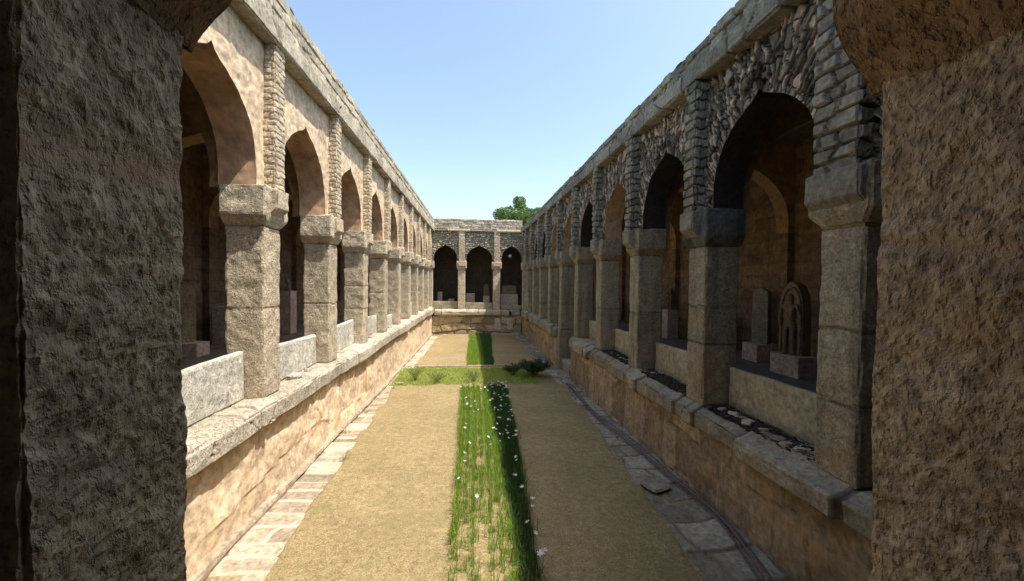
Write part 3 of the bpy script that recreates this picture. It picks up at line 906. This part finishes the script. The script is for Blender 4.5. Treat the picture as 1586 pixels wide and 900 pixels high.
def scatter(n, fx0, fx1, y0, y1, seed, power=1.0):
    r = np.random.default_rng(seed)
    y = y0 + (y1 - y0) * r.uniform(0, 1, n) ** power
    x = fx0(y) + (fx1(y) - fx0(y)) * r.uniform(0, 1, n)
    return x, y, r
# dry stubble of the lawn
x, y, r = scatter(90000, lambda y: lx0(y) - .01, lx1, 1.3, 6.0, 31, 1.6)
keep = ((x < bx0(y)) | (x > bx1(y)))
x, y = x[keep], y[keep]
tag(blades('dry_grass', x, y, r.uniform(.008, .022, len(x)), .004, .9, M['straw'], 1, zoff=.025), 'short dry yellow-brown turf on both sides of the flower bed', 'grass', kind='stuff')
x, y, r = scatter(2600, lambda y: lx0(y) - .04, lambda y: lx1(y) + .04, 1.3, 6.0, 39, 1.3)
keep = ((x < bx0(y)) | (x > bx1(y)))
x, y = x[keep], y[keep]
tag(blades('fallen_straw', x, y, r.uniform(.02, .06, len(x)), .005, 1.6, M['straw'], 3, zoff=.03), 'loose bits of straw and dry leaf lying on the turf', 'straw', kind='stuff')
# lily bed: rows of upright narrow leaves, in clumps
X, Y, H = [], [], []
r = np.random.default_rng(5)
for row in range(9):
    f = (row + .5) / 9
    yy = 1.35
    while yy < 5.05:
        dens = np.interp(yy, [1.3, 2.4, 3.5, 5], [.045, .032, .022, .018])
        a, b = bx0(yy), bx1(yy)
        xc = a + (b - a) * f + r.normal(0, .006)
        shade = xc > .2
        gap = (yy < 2.0 and row in (1, 3) and r.random() < .75) or (row in (1, 3) and r.random() < .25) or r.random() < .06 or (yy < 1.9 and not shade and r.random() < .2)
        if not gap:
            n = int(r.integers(20, 36) * (1.5 if shade else 1.0) * np.interp(yy, [1.3, 2.5, 4], [.8, 1.0, 1.2]))
            X.append(xc + r.normal(0, .011 + .006 * shade, n))
            Y.append(yy + r.normal(0, .014, n))
            H.append(r.uniform(.10, .24, n) * np.interp(yy, [1.3, 3, 5], [1.0, 1.05, 1.0]))
        yy += dens * r.uniform(.8, 1.3)
X, Y, H = map(np.concatenate, (X, Y, H))
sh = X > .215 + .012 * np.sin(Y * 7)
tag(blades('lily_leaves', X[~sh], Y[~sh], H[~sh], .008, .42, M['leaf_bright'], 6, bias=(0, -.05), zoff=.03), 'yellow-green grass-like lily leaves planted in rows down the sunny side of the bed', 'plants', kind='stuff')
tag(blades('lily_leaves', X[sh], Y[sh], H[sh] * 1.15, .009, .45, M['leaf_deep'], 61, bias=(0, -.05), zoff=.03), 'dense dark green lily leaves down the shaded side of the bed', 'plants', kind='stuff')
x, y, r = scatter(16000, lambda y: bx0(y) - .02, lambda y: bx1(y) + .02, 1.3, 5.1, 33, 1.3)
tag(blades('bed_straw', x, y, r.uniform(.01, .05, len(x)), .004, 1.1, M['straw'], 7, zoff=.04), 'dry straw between the rows of lilies in the bed', 'straw', kind='stuff')
x, y, r = scatter(17000, lambda y: y * 0 - .10, lambda y: np.interp(y, [6.5, 11], [.35, .5]), 6.56, 11.0, 34)
x = x + fbm(np.stack([y, y * 0, y * 0], 1), 4, 2, 9) * .025
k = x > .20  # beyond this line a darker leaf colour paints in the shadow
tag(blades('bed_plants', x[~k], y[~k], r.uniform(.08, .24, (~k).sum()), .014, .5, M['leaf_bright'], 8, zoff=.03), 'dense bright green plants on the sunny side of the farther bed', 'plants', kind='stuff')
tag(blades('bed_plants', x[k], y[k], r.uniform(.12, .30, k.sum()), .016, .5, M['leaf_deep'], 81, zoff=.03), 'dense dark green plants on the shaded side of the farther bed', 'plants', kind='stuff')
x, y, r = scatter(26000, lambda y: y * 0 - 1.10, lambda y: y * 0 + .95, 5.26, 6.42, 35)
edge = np.abs((y - 5.84) / .58) + fbm(np.stack([x, y, x * 0], 1), 5, 2, 3) * .25
k = edge < 1.0
tag(blades('cross_grass', x[k], y[k], r.uniform(.04, .12, k.sum()), .009, .6, M['leaf_grass'], 9), 'bright green grass strip crossing the courtyard', 'grass', kind='stuff')
# weeds in apron joints, left
x = np.concatenate([np.random.default_rng(k).normal(a, .02, 60) for k, (a, b) in enumerate([(-.93, 2.95), (-1.08, 4.1), (-1.05, 4.9), (-1.02, 5.15), (-1.1, 3.5)])])
y = np.concatenate([np.random.default_rng(k + 9).normal(b, .03, 60) for k, (a, b) in enumerate([(-.93, 2.95), (-1.08, 4.1), (-1.05, 4.9), (-1.02, 5.15), (-1.1, 3.5)])])
tag(blades('weeds', x, y, np.random.default_rng(3).uniform(.02, .08, len(x)), .006, .7, M['leaf_shrub'], 10), 'small green weeds between the pale paving stones', 'weeds', kind='stuff')

# ------------------------------------------------------------------ white lilies
def flower_mesh():
    V, F = [], []
    for k in range(6):
        a = k * math.pi / 3
        c, s = math.cos(a), math.sin(a)
        pts = [(0, 0, 0), (.011, -.007, .012), (.024, -.006, .019), (.031, 0, .018), (.024, .006, .019), (.011, .007, .012)]
        o = len(V)
        for x_, y_, z_ in pts: V.append((x_ * c - y_ * s, x_ * s + y_ * c, z_ + .0005 * (k % 2)))
        F.append([o + i for i in range(6)])
    return np.array(V), np.array(F)
fv, ff = flower_mesh()
def stem_geo(h):
    th = np.linspace(0, 2 * math.pi, 6)[:-1]
    a = np.stack([np.cos(th) * .0018, np.sin(th) * .0018, th * 0 - h], 1)
    b = a + [0, 0, h]
    V = np.concatenate([a, b])
    F = np.array([[i, (i + 1) % 5, 5 + (i + 1) % 5, 5 + i] for i in range(5)])
    return V, F
proto = mesh('white_lily', fv, ff, M['petal'])
psv, psf = stem_geo(.2)
pst = mesh('stem', psv, psf, M['leaf_shrub'], proto, origin=np.zeros(3))
r = np.random.default_rng(12)
spots = []
for i in range(75):                                     # far, crowded end of the shaded side
    yy = 5.0 - 2.2 * r.random() ** 1.5
    spots.append((r.uniform(.20, bx1(yy) + .01), yy))
for i in range(10): spots.append((r.uniform(.27, .36), r.uniform(1.6, 2.8)))
for i in range(20):
    yy = r.uniform(2.6, 5.0)
    spots.append((r.uniform(bx0(yy), .2), yy))
spots += [(-.075, 2.36), (.03, 2.18), (.22, 3.1), (.10, 4.6), (.0, 4.8), (.30, 1.78), (.30, 1.66)]
for i, (fx, fy) in enumerate(spots):
    o = proto if i == 0 else proto.copy()
    st = pst if i == 0 else pst.copy()
    if i:
        COL.objects.link(o)
        COL.objects.link(st)
        st.parent = o
    h = r.uniform(.19, .27)
    o.location = (fx * S, fy * S, float(zg(fy)) * S + .03 + h)
    sc = r.uniform(.95, 1.4)
    o.scale = (sc, sc, sc)
    st.scale = (1, 1, h / .2 / sc)
    o.rotation_euler = (r.normal(0, .35), r.normal(0, .35), r.uniform(0, 6))
    if fx > .2 and fy > 2.8: tag(o, 'white lily flower crowded at the far shaded end of the near bed', 'flower', 'white lilies at the shaded end of the bed')
    elif fx > .2: tag(o, 'white lily flower standing alone in the shaded edge of the bed near the camera', 'flower', 'white lilies in the near shaded part of the bed')
    else: tag(o, 'white lily flower among the sunlit green rows of the bed', 'flower', 'white lilies in the sunlit rows')

# ------------------------------------------------------------------ shrubs
def leaf_cloud(C, R, n, size, seed, flat=.8):
    """n small leaf quads spread through ellipsoid clumps C (k,3), R (k,3)"""
    r = np.random.default_rng(seed)
    idx = r.integers(0, len(C), n)
    d = r.normal(0, 1, (n, 3))
    d /= np.linalg.norm(d, axis=1)[:, None]
    rad = r.uniform(.35, 1.0, n) ** .6
    P = C[idx] + d * rad[:, None] * R[idx]
    a = r.normal(0, 1, (n, 3))
    a /= np.linalg.norm(a, axis=1)[:, None]
    b = np.cross(a, r.normal(0, 1, (n, 3)))
    b /= np.linalg.norm(b, axis=1)[:, None]
    s = size * r.uniform(.6, 1.3, n)[:, None]
    V = np.stack([P - a * s, P + b * s * .45, P + a * s, P - b * s * .45], 1).reshape(-1, 3)
    F = np.arange(n * 4).reshape(-1, 4)
    return V, F, np.repeat(r.uniform(0, 1, n), 4)

def tube_geo(pts, rads, k=6):
    pts = np.asarray(pts, float)
    n = len(pts)
    T = np.gradient(pts, axis=0)
    T /= np.linalg.norm(T, axis=1)[:, None] + 1e-9
    ref = np.array([0.3, .1, 1.0]) if abs(T[:, 2]).mean() < .9 else np.array([1.0, 0, 0])
    A = np.cross(T, ref)
    A /= np.linalg.norm(A, axis=1)[:, None] + 1e-9
    B = np.cross(T, A)
    th = np.linspace(0, 2 * math.pi, k + 1)[:-1]
    V = pts[:, None] + (A[:, None] * np.cos(th)[None, :, None] + B[:, None] * np.sin(th)[None, :, None]) * np.asarray(rads)[:, None, None]
    V = V.reshape(-1, 3)
    i, j = np.meshgrid(np.arange(n - 1), np.arange(k), indexing='ij')
    i, j = i.ravel(), j.ravel()
    F = np.stack([i * k + j, i * k + (j + 1) % k, (i + 1) * k + (j + 1) % k, (i + 1) * k + j], 1)
    return V, F

def shrub(x, y, h, spread, nleaf, size, mat, label, seed, nst=6, dense=False):
    r = np.random.default_rng(seed)
    base = np.array([x * S, y * S, float(zg(y)) * S + .015])
    t = thing('shrub', label, 'shrub', tuple(base), 'shrubs in the cross strip')
    Vs, Fs, off = [], [], 0
    C, R = [], []
    for k in range(nst):
        az = r.uniform(0, 6.28)
        tip = base + np.array([math.cos(az) * spread * r.uniform(.3, 1), math.sin(az) * spread * r.uniform(.3, 1), h * r.uniform(.6, 1)])
        u = np.linspace(0, 1, 6)[:, None]
        pts = base + (tip - base) * u + np.array([0, 0, 1]) * (np.sin(u * 3.14) * h * .12) + r.normal(0, .008, (6, 3)) * u
        v, f = tube_geo(pts, np.linspace(.004, .0015, 6), 5)
        Vs.append(v); Fs.append(f + off); off += len(v)
        for q in (.45, .7, .95):
            C.append(pts[int(q * 5)])
            R.append(np.array([1, 1, .8]) * h * (.22 if dense else .13))
    mesh('stem', np.concatenate(Vs), np.concatenate(Fs), M['twig'], t)
    V, F, cr = leaf_cloud(np.array(C), np.array(R), nleaf, size, seed + 1)
    mesh('foliage', V, F, M[mat], t, cell=(cr, cr * 0))
    return t
shrub(-.80, 5.55, .62, .50, 900, .017, 'leaf_shrub', 'tall wispy weed nearest the sunlit wall in the grass strip', 41, 26)
shrub(-.50, 5.42, .42, .45, 900, .016, 'leaf_shrub', 'low pale green weed in the grass strip, second from the sunlit wall', 42, 24)
shrub(.02, 5.45, .48, .50, 1000, .016, 'leaf_shrub', 'sprawling yellowish weed just left of the shadow edge in the grass strip', 43, 28)
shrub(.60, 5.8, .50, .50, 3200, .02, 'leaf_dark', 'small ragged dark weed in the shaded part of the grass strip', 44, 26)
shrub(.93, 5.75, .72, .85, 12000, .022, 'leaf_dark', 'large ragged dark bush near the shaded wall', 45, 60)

# ------------------------------------------------------------------ loose stones, cables, litter
def rock(name, x, y, z, sx, sy, sz, mat, label, cat, seed, group=None, rz=0, flat=.5):
    V, N, F, on = box_lattice((-1, -1, -1), (1, 1, 1), .2)
    L = np.linalg.norm(V, axis=1)[:, None]
    V = V / L * (.55 + .45 * L / 1.3) 
    V = V + V * fbm(V + seed, 1.3, 3, seed)[:, None] * .28
    V = V * [sx, sy, sz]
    c, s = math.cos(rz), math.sin(rz)
    V = np.stack([V[:, 0] * c - V[:, 1] * s, V[:, 0] * s + V[:, 1] * c, V[:, 2]], 1)
    o = mesh(name, V, F, M[mat], cell=(np.full(len(V), _h(seed, 5, 5, 5)), 0 * V[:, 0]))
    o.location = (x * S, y * S, z * S + sz * .7)
    return tag(o, label, cat, group)
def ledge_z(w, t, z=-.672): return float(zwarp(w, np.array([t]), np.array([z]))[0])
G1 = 'loose stones on the sunlit ledge'
rock('loose_stone', XL - .045, 2.78, ledge_z('L', 2.78), .11, .16, .06, 'slab_white', 'biggest pale rounded stone lying on the sunlit ledge past the first pillar', 'stone', 1, G1)
rock('loose_stone', XL - .06, 3.02, ledge_z('L', 3), .06, .08, .03, 'ledge_pale', 'small flat stone beside the big pale stone on the sunlit ledge', 'stone', 2, G1)
rock('loose_stone', XL - .06, 3.75, ledge_z('L', 3.75), .09, .10, .05, 'ledge_pale', 'pale stone on the sunlit ledge below the second white slab', 'stone', 3, G1)
rock('loose_stone', XL - .05, 4.75, ledge_z('L', 4.75), .09, .12, .05, 'ledge_pale', 'pale stone on the sunlit ledge below the third white slab', 'stone', 4, G1)
rock('loose_stone', XL - .06, 5.85, ledge_z('L', 5.85), .09, .12, .06, 'ledge_pale', 'pale stone far along the sunlit ledge below the fourth slab', 'stone', 5, G1)
rock('flagstone', 1.17, 2.36, -1.30 + .012, .24, .22, .03, 'apron_grey', 'large irregular grey flagstone jutting into the lawn beside the cables', 'flagstone', 6, rz=.4)
rock('flagstone', -.98, 5.35, -1.40 + .012, .16, .10, .03, 'apron_pale', 'pale flat stone lying in the green grass by the sunlit wall', 'flagstone', 7)

def litter(w, t0, t1, n, seed, label):
    r = np.random.default_rng(seed)
    Vs, Fs, cr, off = [], [], [], 0
    cube = np.array([(x, y, z) for x in (-1, 1) for y in (-1, 1) for z in (-1, 1)], float)
    cf = np.array([(0, 1, 3, 2), (4, 6, 7, 5), (0, 4, 5, 1), (2, 3, 7, 6), (0, 2, 6, 4), (1, 5, 7, 3)])
    for i in range(n):
        t = r.uniform(t0, t1)
        nn = r.uniform(-.15, .0) 
        s = r.uniform(.003, .009)
        v = cube * np.array([s * r.uniform(.8, 1.8), s * r.uniform(.6, 1.3), s * r.uniform(.2, .5)]) + r.normal(0, s * .2, (8, 3))
        a = r.uniform(0, 3.1); c, q = math.cos(a), math.sin(a)
        v = np.stack([v[:, 0] * c - v[:, 1] * q, v[:, 0] * q + v[:, 1] * c, v[:, 2]], 1)
        v += [t, nn, -.666 + r.uniform(0, .010)]
        Vs.append(v); Fs.append(cf + off); off += 8
        cr.append(np.full(8, r.random()))
    o = mesh('leaf_litter', W(w, np.concatenate(Vs)), np.concatenate(Fs), M['litter'], cell=(np.concatenate(cr), np.zeros(off)))
    return tag(o, label, 'litter', kind='stuff')
litter('R', 1.50, 2.28, 1100, 1, 'dark leaf litter heaped on the shaded ledge beside the nearest slab')
litter('R', 2.50, 3.28, 900, 2, 'dark litter on the shaded ledge past the second pillar')
litter('R', 3.50, 4.25, 600, 3, 'dark litter on the shaded ledge past the third pillar')
G2 = 'broken stones on the shaded ledge'
r = np.random.default_rng(77)
WHERE = ['nearest the foreground pillar', 'beside the nearest one', 'third from the near pillar', 'in the middle of the heap, low', 'in the middle of the heap, flat', 'in the middle of the heap, leaning', 'toward the second pillar', 'close to the dry twig', 'largest of the heap', 'last of the heap before the second pillar']
for i in range(10):
    t = 1.62 + i * .062 + r.normal(0, .008)
    nn = -.03 - .05 * r.random() - (.02 if i > 5 else 0)
    rock('broken_stone', XR - nn, t, ledge_z('R', t) + .013, r.uniform(.04, .08), r.uniform(.06, .10), r.uniform(.018, .03), 'pebble', 'broken tan stone on the shaded ledge, ' + WHERE[i], 'stone', 80 + i, G2, r.uniform(0, 3))
for i in range(5):
    t = 3.58 + i * .12
    rock('broken_stone', XR + .06 + .02 * (i % 2), t, ledge_z('R', t) + .006, .05, .07, .02, 'pebble', 'pale stone chip on the shaded ledge past the third pillar, ' + ['first', 'second', 'third', 'fourth', 'fifth'][i] + ' from the camera', 'stone', 120 + i, G2, i)
# dry twig
tw = thing('dry_twig', 'dry brown twig standing up from the litter before the cream slab', 'twig', tuple(W('R', np.array([[2.06, -.08, -.66]]))[0]))
Vs, Fs, off = [], [], 0
for k in range(7):
    az, hh = k * 1.1, [.32, .14, .12, .10, .13, .08, .18][k]
    b = np.array(tw.location)
    tip = b + np.array([math.cos(az) * .06 * (k > 0), math.sin(az) * .06 * (k > 0), hh])
    v, f = tube_geo(np.linspace(b, tip, 4) + np.random.default_rng(k).normal(0, .004, (4, 3)), np.linspace(.003, .001, 4), 4)
    Vs.append(v); Fs.append(f + off); off += len(v)
mesh('twig_stems', np.concatenate(Vs), np.concatenate(Fs), M['twig'], tw)

CP = np.array([(1.20, 1.30), (1.28, 1.54), (1.36, 1.85), (1.375, 2.08), (1.34, 2.48), (1.33, 3.04), (1.25, 3.72), (1.27, 4.2), (1.32, 4.75), (1.33, 5.3)])
def cable(off, rad, mat, label, seed, wav):
    q = np.linspace(0, len(CP) - 1, 140)
    x = np.interp(q, range(len(CP)), CP[:, 0]); y = np.interp(q, range(len(CP)), CP[:, 1])
    ker = np.ones(13) / 13
    xp = np.convolve(np.pad(x, 6, 'edge'), ker, 'valid')
    xp = xp + off + wav * np.sin(y * 3.1 + seed) * .5
    z = zg(y) * S + .055 + rad + fbm(np.stack([y, y * 0, y * 0 + seed], 1), 2.5, 2, seed) * .012
    V, F = tube_geo(np.stack([xp * S, y * S, z], 1), np.full(len(q), rad), 8)
    tag(mesh('cable', V, F, M[mat], smooth=True), label, 'cable', 'cables along the shaded wall')
cable(-.045, .012, 'cable_black', 'black cable running along the shaded paving, the one nearest the lawn', 1, .012)
cable(-.022, .014, 'cable_maroon', 'thick dark red cable running along the shaded paving, in the middle', 2, .010)
cable(.005, .011, 'cable_black', 'thin black cable running along the shaded paving, nearest the wall', 4, .016)

# ------------------------------------------------------------------ plinths and carvings
def plinth(x, y, z0, w, d, h, label, rz=0.0):
    V, F = dbox((-w / 2, -d / 2, 0), (w / 2, d / 2, h), .08, .002, 5, 3, .004)
    o = mesh('display_plinth', V, F, M['plinth'])
    o.location = (x * S, y * S, z0 * S)
    o.rotation_euler = (0, 0, rz)
    return tag(o, label, 'plinth', 'pink display plinths in the galleries')

def stele_geo(w, d, h, round_top=.5, seed=0, taper=0.0):
    V, N, F, on = box_lattice((-.5, -.5, 0), (.5, .5, 1), .05)
    x, y, z = V[:, 0].copy(), V[:, 1].copy(), V[:, 2].copy()
    lim = np.where(z > 1 - round_top, np.sqrt(np.clip(1 - ((z - (1 - round_top)) / round_top) ** 2, .0, 1)), 1)
    x = x * np.maximum(lim, .12) * (1 - taper * z)
    P = np.stack([x * w, y * d, z * h], 1)
    return P + N * (fbm(P, 9, 3, seed) * .012)[:, None], F

def figure_obj(h, mat, parent, depth_y, seed):
    """standing carved figure grown with a skin modifier"""
    me = bpy.data.meshes.new('figure')
    J = {'pel': (0, 0, .50), 'wst': (.012, 0, .60), 'chs': (0, 0, .73), 'nck': (0, 0, .83), 'hd': (0, 0, .90), 'top': (0, 0, .975),
         'hl': (-.055, 0, .47), 'kl': (-.062, -.01, .27), 'fl': (-.06, 0, .03), 'tl': (-.075, -.05, .015),
         'hr': (.055, 0, .47), 'kr': (.060, -.02, .27), 'fr': (.062, 0, .03), 'tr': (.08, -.05, .015),
         'sl': (-.115, 0, .785), 'el': (-.155, -.005, .63), 'wl': (-.135, -.03, .50), 'gl': (-.13, -.035, .45),
         'sr': (.115, 0, .785), 'er': (.165, -.01, .65), 'wr': (.14, -.05, .77), 'gr': (.135, -.055, .82)}
    Rr = {'pel': .085, 'wst': .062, 'chs': .088, 'nck': .032, 'hd': .052, 'top': .03, 'hl': .055, 'kl': .042, 'fl': .03, 'tl': .022, 'hr': .055, 'kr': .042, 'fr': .03, 'tr': .022,
          'sl': .036, 'el': .028, 'wl': .021, 'gl': .024, 'sr': .036, 'er': .028, 'wr': .021, 'gr': .024}
    Eg = [('pel', 'wst'), ('wst', 'chs'), ('chs', 'nck'), ('nck', 'hd'), ('hd', 'top'), ('pel', 'hl'), ('hl', 'kl'), ('kl', 'fl'), ('fl', 'tl'), ('pel', 'hr'), ('hr', 'kr'), ('kr', 'fr'), ('fr', 'tr'),
          ('chs', 'sl'), ('sl', 'el'), ('el', 'wl'), ('wl', 'gl'), ('chs', 'sr'), ('sr', 'er'), ('er', 'wr'), ('wr', 'gr')]
    ks = list(J)
    me.from_pydata([tuple(c * h for c in J[k]) for k in ks], [(ks.index(a), ks.index(b)) for a, b in Eg], [])
    o = bpy.data.objects.new('figure', me)
    COL.objects.link(o)
    sk = o.modifiers.new('skin', 'SKIN')
    for i, k in enumerate(ks):
        v = me.skin_vertices[0].data[i]
        v.radius = (Rr[k] * h, Rr[k] * h * .9)
        v.use_root = (k == 'pel')
    ss = o.modifiers.new('sub', 'SUBSURF')
    ss.levels = ss.render_levels = 2
    me.materials.append(M[mat])
    o.location = (0, depth_y, 0)
    o.parent = parent
    return o

def statue(x, y, z0, w, d, h, kind, mat, label, rz=0.0, seed=0, lift=0.0):
    t = thing('stone_carving', label, 'carving', (x * S, y * S, z0 * S + lift), 'stone carvings in the galleries', rz)
    if kind in ('stele', 'figure'):
        V, F = stele_geo(w, d, h, .38 if kind == 'figure' else .12, seed, .05)
        sl = mesh('back_slab', V, F, M[mat], t, origin=np.zeros(3))
        if kind == 'figure':
            th = np.linspace(0, math.pi, 40)
            rim = np.stack([np.cos(th) * w * .40, np.full(40, -d / 2 - .01), h * .62 + np.sin(th) * h * .30], 1)
            legs = np.array([[w * .40, -d / 2 - .01, u] for u in np.linspace(.05, h * .62, 10)])
            legs2 = legs[::-1] * [-1, 1, 1]
            V, F = tube_geo(np.concatenate([legs, rim[1:-1], legs2]), np.full(58, .03), 8)
            mesh('carved_rim', V, F, M[mat], t, origin=np.zeros(3), smooth=True)
            figure_obj(h * .86, mat, t, -d / 2 - .03, seed)
    elif kind == 'fragment':
        u = np.linspace(0, 1, 14)
        pts = np.stack([np.sin(u * 4.5) * w * .3, u * 0, u * h], 1)
        V, F = tube_geo(pts, w * (.36 - .22 * u + .06 * np.sin(u * 14)), 10)
        V = V + np.random.default_rng(seed).normal(0, .003, V.shape)
        mesh('carved_trunk', V, F, M[mat], t, origin=np.zeros(3), smooth=True)
        V, F = dbox((-w * .45, -w * .35, 0), (w * .45, w * .35, h * .1), .03, .004, 8, 1, .005)
        mesh('carved_foot', V, F, M[mat], t, origin=np.zeros(3))
    return t
zR = lambda t: ledge_z('R', t, -.62)
zL = lambda t: ledge_z('L', t, -.645)
ON = .03
# right gallery; carvings face the court (-X) and slightly the camera
plinth(2.54, 2.85, zR(2.85), .46, .74, .42, 'low wide pink plinth nearest the camera in the shaded gallery', 0)
statue(2.56, 2.87, zR(2.85), .48, .26, 1.50, 'figure', 'statue', 'carved standing figure in an arched stone frame on the nearest low plinth', -math.pi / 2 + .25, 3, .42)
plinth(2.71, 3.42, zR(3.4), .62, .52, .42, 'cube-like pink plinth under the tall plain slab in the shaded gallery', 0)
statue(2.71, 3.42, zR(3.4), .36, .22, 1.35, 'stele', 'statue_pale', 'tall narrow pale stone slab standing on a cube-like plinth', -math.pi / 2 + .5, 4, .42)
plinth(2.70, 4.02, zR(4.0), .40, .40, 1.02, 'tall pink plinth with nothing on it behind the second shaded pillar')
plinth(2.56, 4.85, zR(4.8), .38, .38, .98, 'tall pink plinth carrying a small dark carving in the shaded gallery')
statue(2.56, 4.85, zR(4.8), .26, .16, .72, 'figure', 'statue', 'small dark carved figure slab on the tall plinth in the shaded gallery', -math.pi / 2 + .3, 5, .98)
plinth(2.60, 5.30, zR(5.3), .38, .38, 1.05, 'tall empty pink plinth just behind the one with the small carving')
plinth(2.60, 7.0, zR(7), .42, .42, .9, 'tall pink plinth far down the shaded gallery')
statue(2.60, 7.0, zR(7), .32, .18, .8, 'figure', 'statue', 'carved figure slab far down the shaded gallery', -math.pi / 2 + .3, 6, .9)
# left gallery
plinth(-2.38, 3.52, zL(3.5), .62, .42, .30, 'low pink plinth nearest the camera in the sunlit wing gallery')
statue(-2.42, 3.52, zL(3.5), .42, .18, 1.30, 'stele', 'statue', 'worn brown standing slab on the low plinth in the sunlit wing gallery', math.pi / 2 - .4, 8, .30)
plinth(-2.50, 4.22, zL(4.2), .42, .40, .98, 'tall pink plinth half hidden by the first sunlit pillar')
plinth(-2.27, 5.02, zL(5), .42, .42, 1.36, 'tallest pink plinth with a curved carving on it in the sunlit wing gallery')
statue(-2.27, 5.02, zL(5), .20, .12, .50, 'fragment', 'statue_pale', 'slender curved stone fragment on the tallest plinth', 0, 9, 1.36)
plinth(-2.42, 7.55, zL(7.5), .45, .45, .75, 'pink plinth between the second and third sunlit pillars')
plinth(-2.42, 10.1, zL(10), .45, .45, .9, 'pink plinth farthest along the sunlit wing gallery')
# far gallery
zE = ledge_z('E', 0, -.665)
plinth(-1.0, 12.0, zE, .38, .38, 1.25, 'slim pink plinth at the left in the left arch of the far arcade')
plinth(-.66, 11.9, zE, .42, .42, .7, 'low pink plinth in the left arch of the far arcade')
plinth(-.08, 11.9, zE, .66, .5, 1.15, 'broad pink plinth at the left in the middle arch of the far arcade')
plinth(.40, 11.95, zE, .5, .5, .95, 'smaller pink plinth at the right in the middle arch of the far arcade')
statue(.40, 11.95, zE, .42, .2, .95, 'figure', 'statue', 'dark carved figure in the middle arch of the far arcade', 0, 10, .95)
plinth(1.08, 11.75, zE, 1.35, .6, 1.12, 'widest pink plinth filling the right arch of the far arcade')
statue(1.08, 11.8, zE, 1.15, .2, .70, 'stele', 'statue', 'wide dark carved slab on the widest plinth of the far arcade', 0, 11, 1.12)
# hanging lamp
lx, ly, lz = 1.06, YE + .10, .75
lamp = thing('hanging_lamp', 'round glass lamp hanging in the right arch of the far arcade', 'lamp', (lx * S, ly * S, lz * S))
V, F = tube_geo([(0, 0, .05), (0, 0, .3), (0, 0, .62)], [.008] * 3, 6)
mesh('cord', V, F, M['metal'], lamp, origin=np.zeros(3))
u = np.linspace(0, math.pi, 10)
V, F = tube_geo(np.stack([u * 0, u * 0, -np.cos(u) * .13], 1), np.sin(u) * .15 + .002, 14)
mesh('lamp_globe', V, F, M['lamp_glass'], lamp, origin=np.zeros(3), smooth=True)
V, F = tube_geo([(0, 0, .11), (0, 0, .13), (0, 0, .17)], [.08, .06, .015], 10)
mesh('lamp_cap', V, F, M['metal'], lamp, origin=np.zeros(3))

# ------------------------------------------------------------------ trees beyond
def tree(x, y, top, rad, n, label, seed):
    r = np.random.default_rng(seed)
    g = -1.53 * S
    t = thing('tree', label, 'tree', (x, y, g), 'trees beyond the far wall')
    hgt = top - g
    Vs, Fs, off = [], [], 0
    C, R = [], []
    trunk = np.array([(x + .2 * math.sin(k), y, g + hgt * k / 8 * .8) for k in range(9)])
    v, f = tube_geo(trunk, np.linspace(.32, .08, 9), 10)
    Vs.append(v); Fs.append(f); off = len(v)
    for k in range(22):
        az = r.uniform(0, 6.28)
        u = r.uniform(.45, 1.0)
        rr = rad * math.sqrt(max(0, 1 - ((u - .68) / .42) ** 2)) * r.uniform(.45, .95)
        c = np.array([x + math.cos(az) * rr, y + math.sin(az) * rr, g + hgt * u * .93])
        b = trunk[int(min(7, u * 6))]
        v, f = tube_geo(np.linspace(b, c, 4), [.09, .06, .04, .02], 5)
        Vs.append(v); Fs.append(f + off); off += len(v)
        for q in range(3):
            C.append(c + r.normal(0, rad * .12, 3)); R.append(np.array([1, 1, .75]) * rad * r.uniform(.20, .36))
    mesh('trunk', np.concatenate(Vs), np.concatenate(Fs), M['bark'], t)
    V, F, cr = leaf_cloud(np.array(C), np.array(R), n, .16, seed + 1)
    mesh('crown', V, F, M['leaf_tree'], t, cell=(cr, cr * 0))
tree(5.8, 52, 10.0, 3.7, 48000, 'broad green tree rising behind the far wall', 5)
tree(8.6, 54, 12.0, 3.3, 44000, 'taller green tree behind the far wall beside the shaded arcade', 6)

for o in bpy.data.objects:
    if '_o' in o: del o['_o']
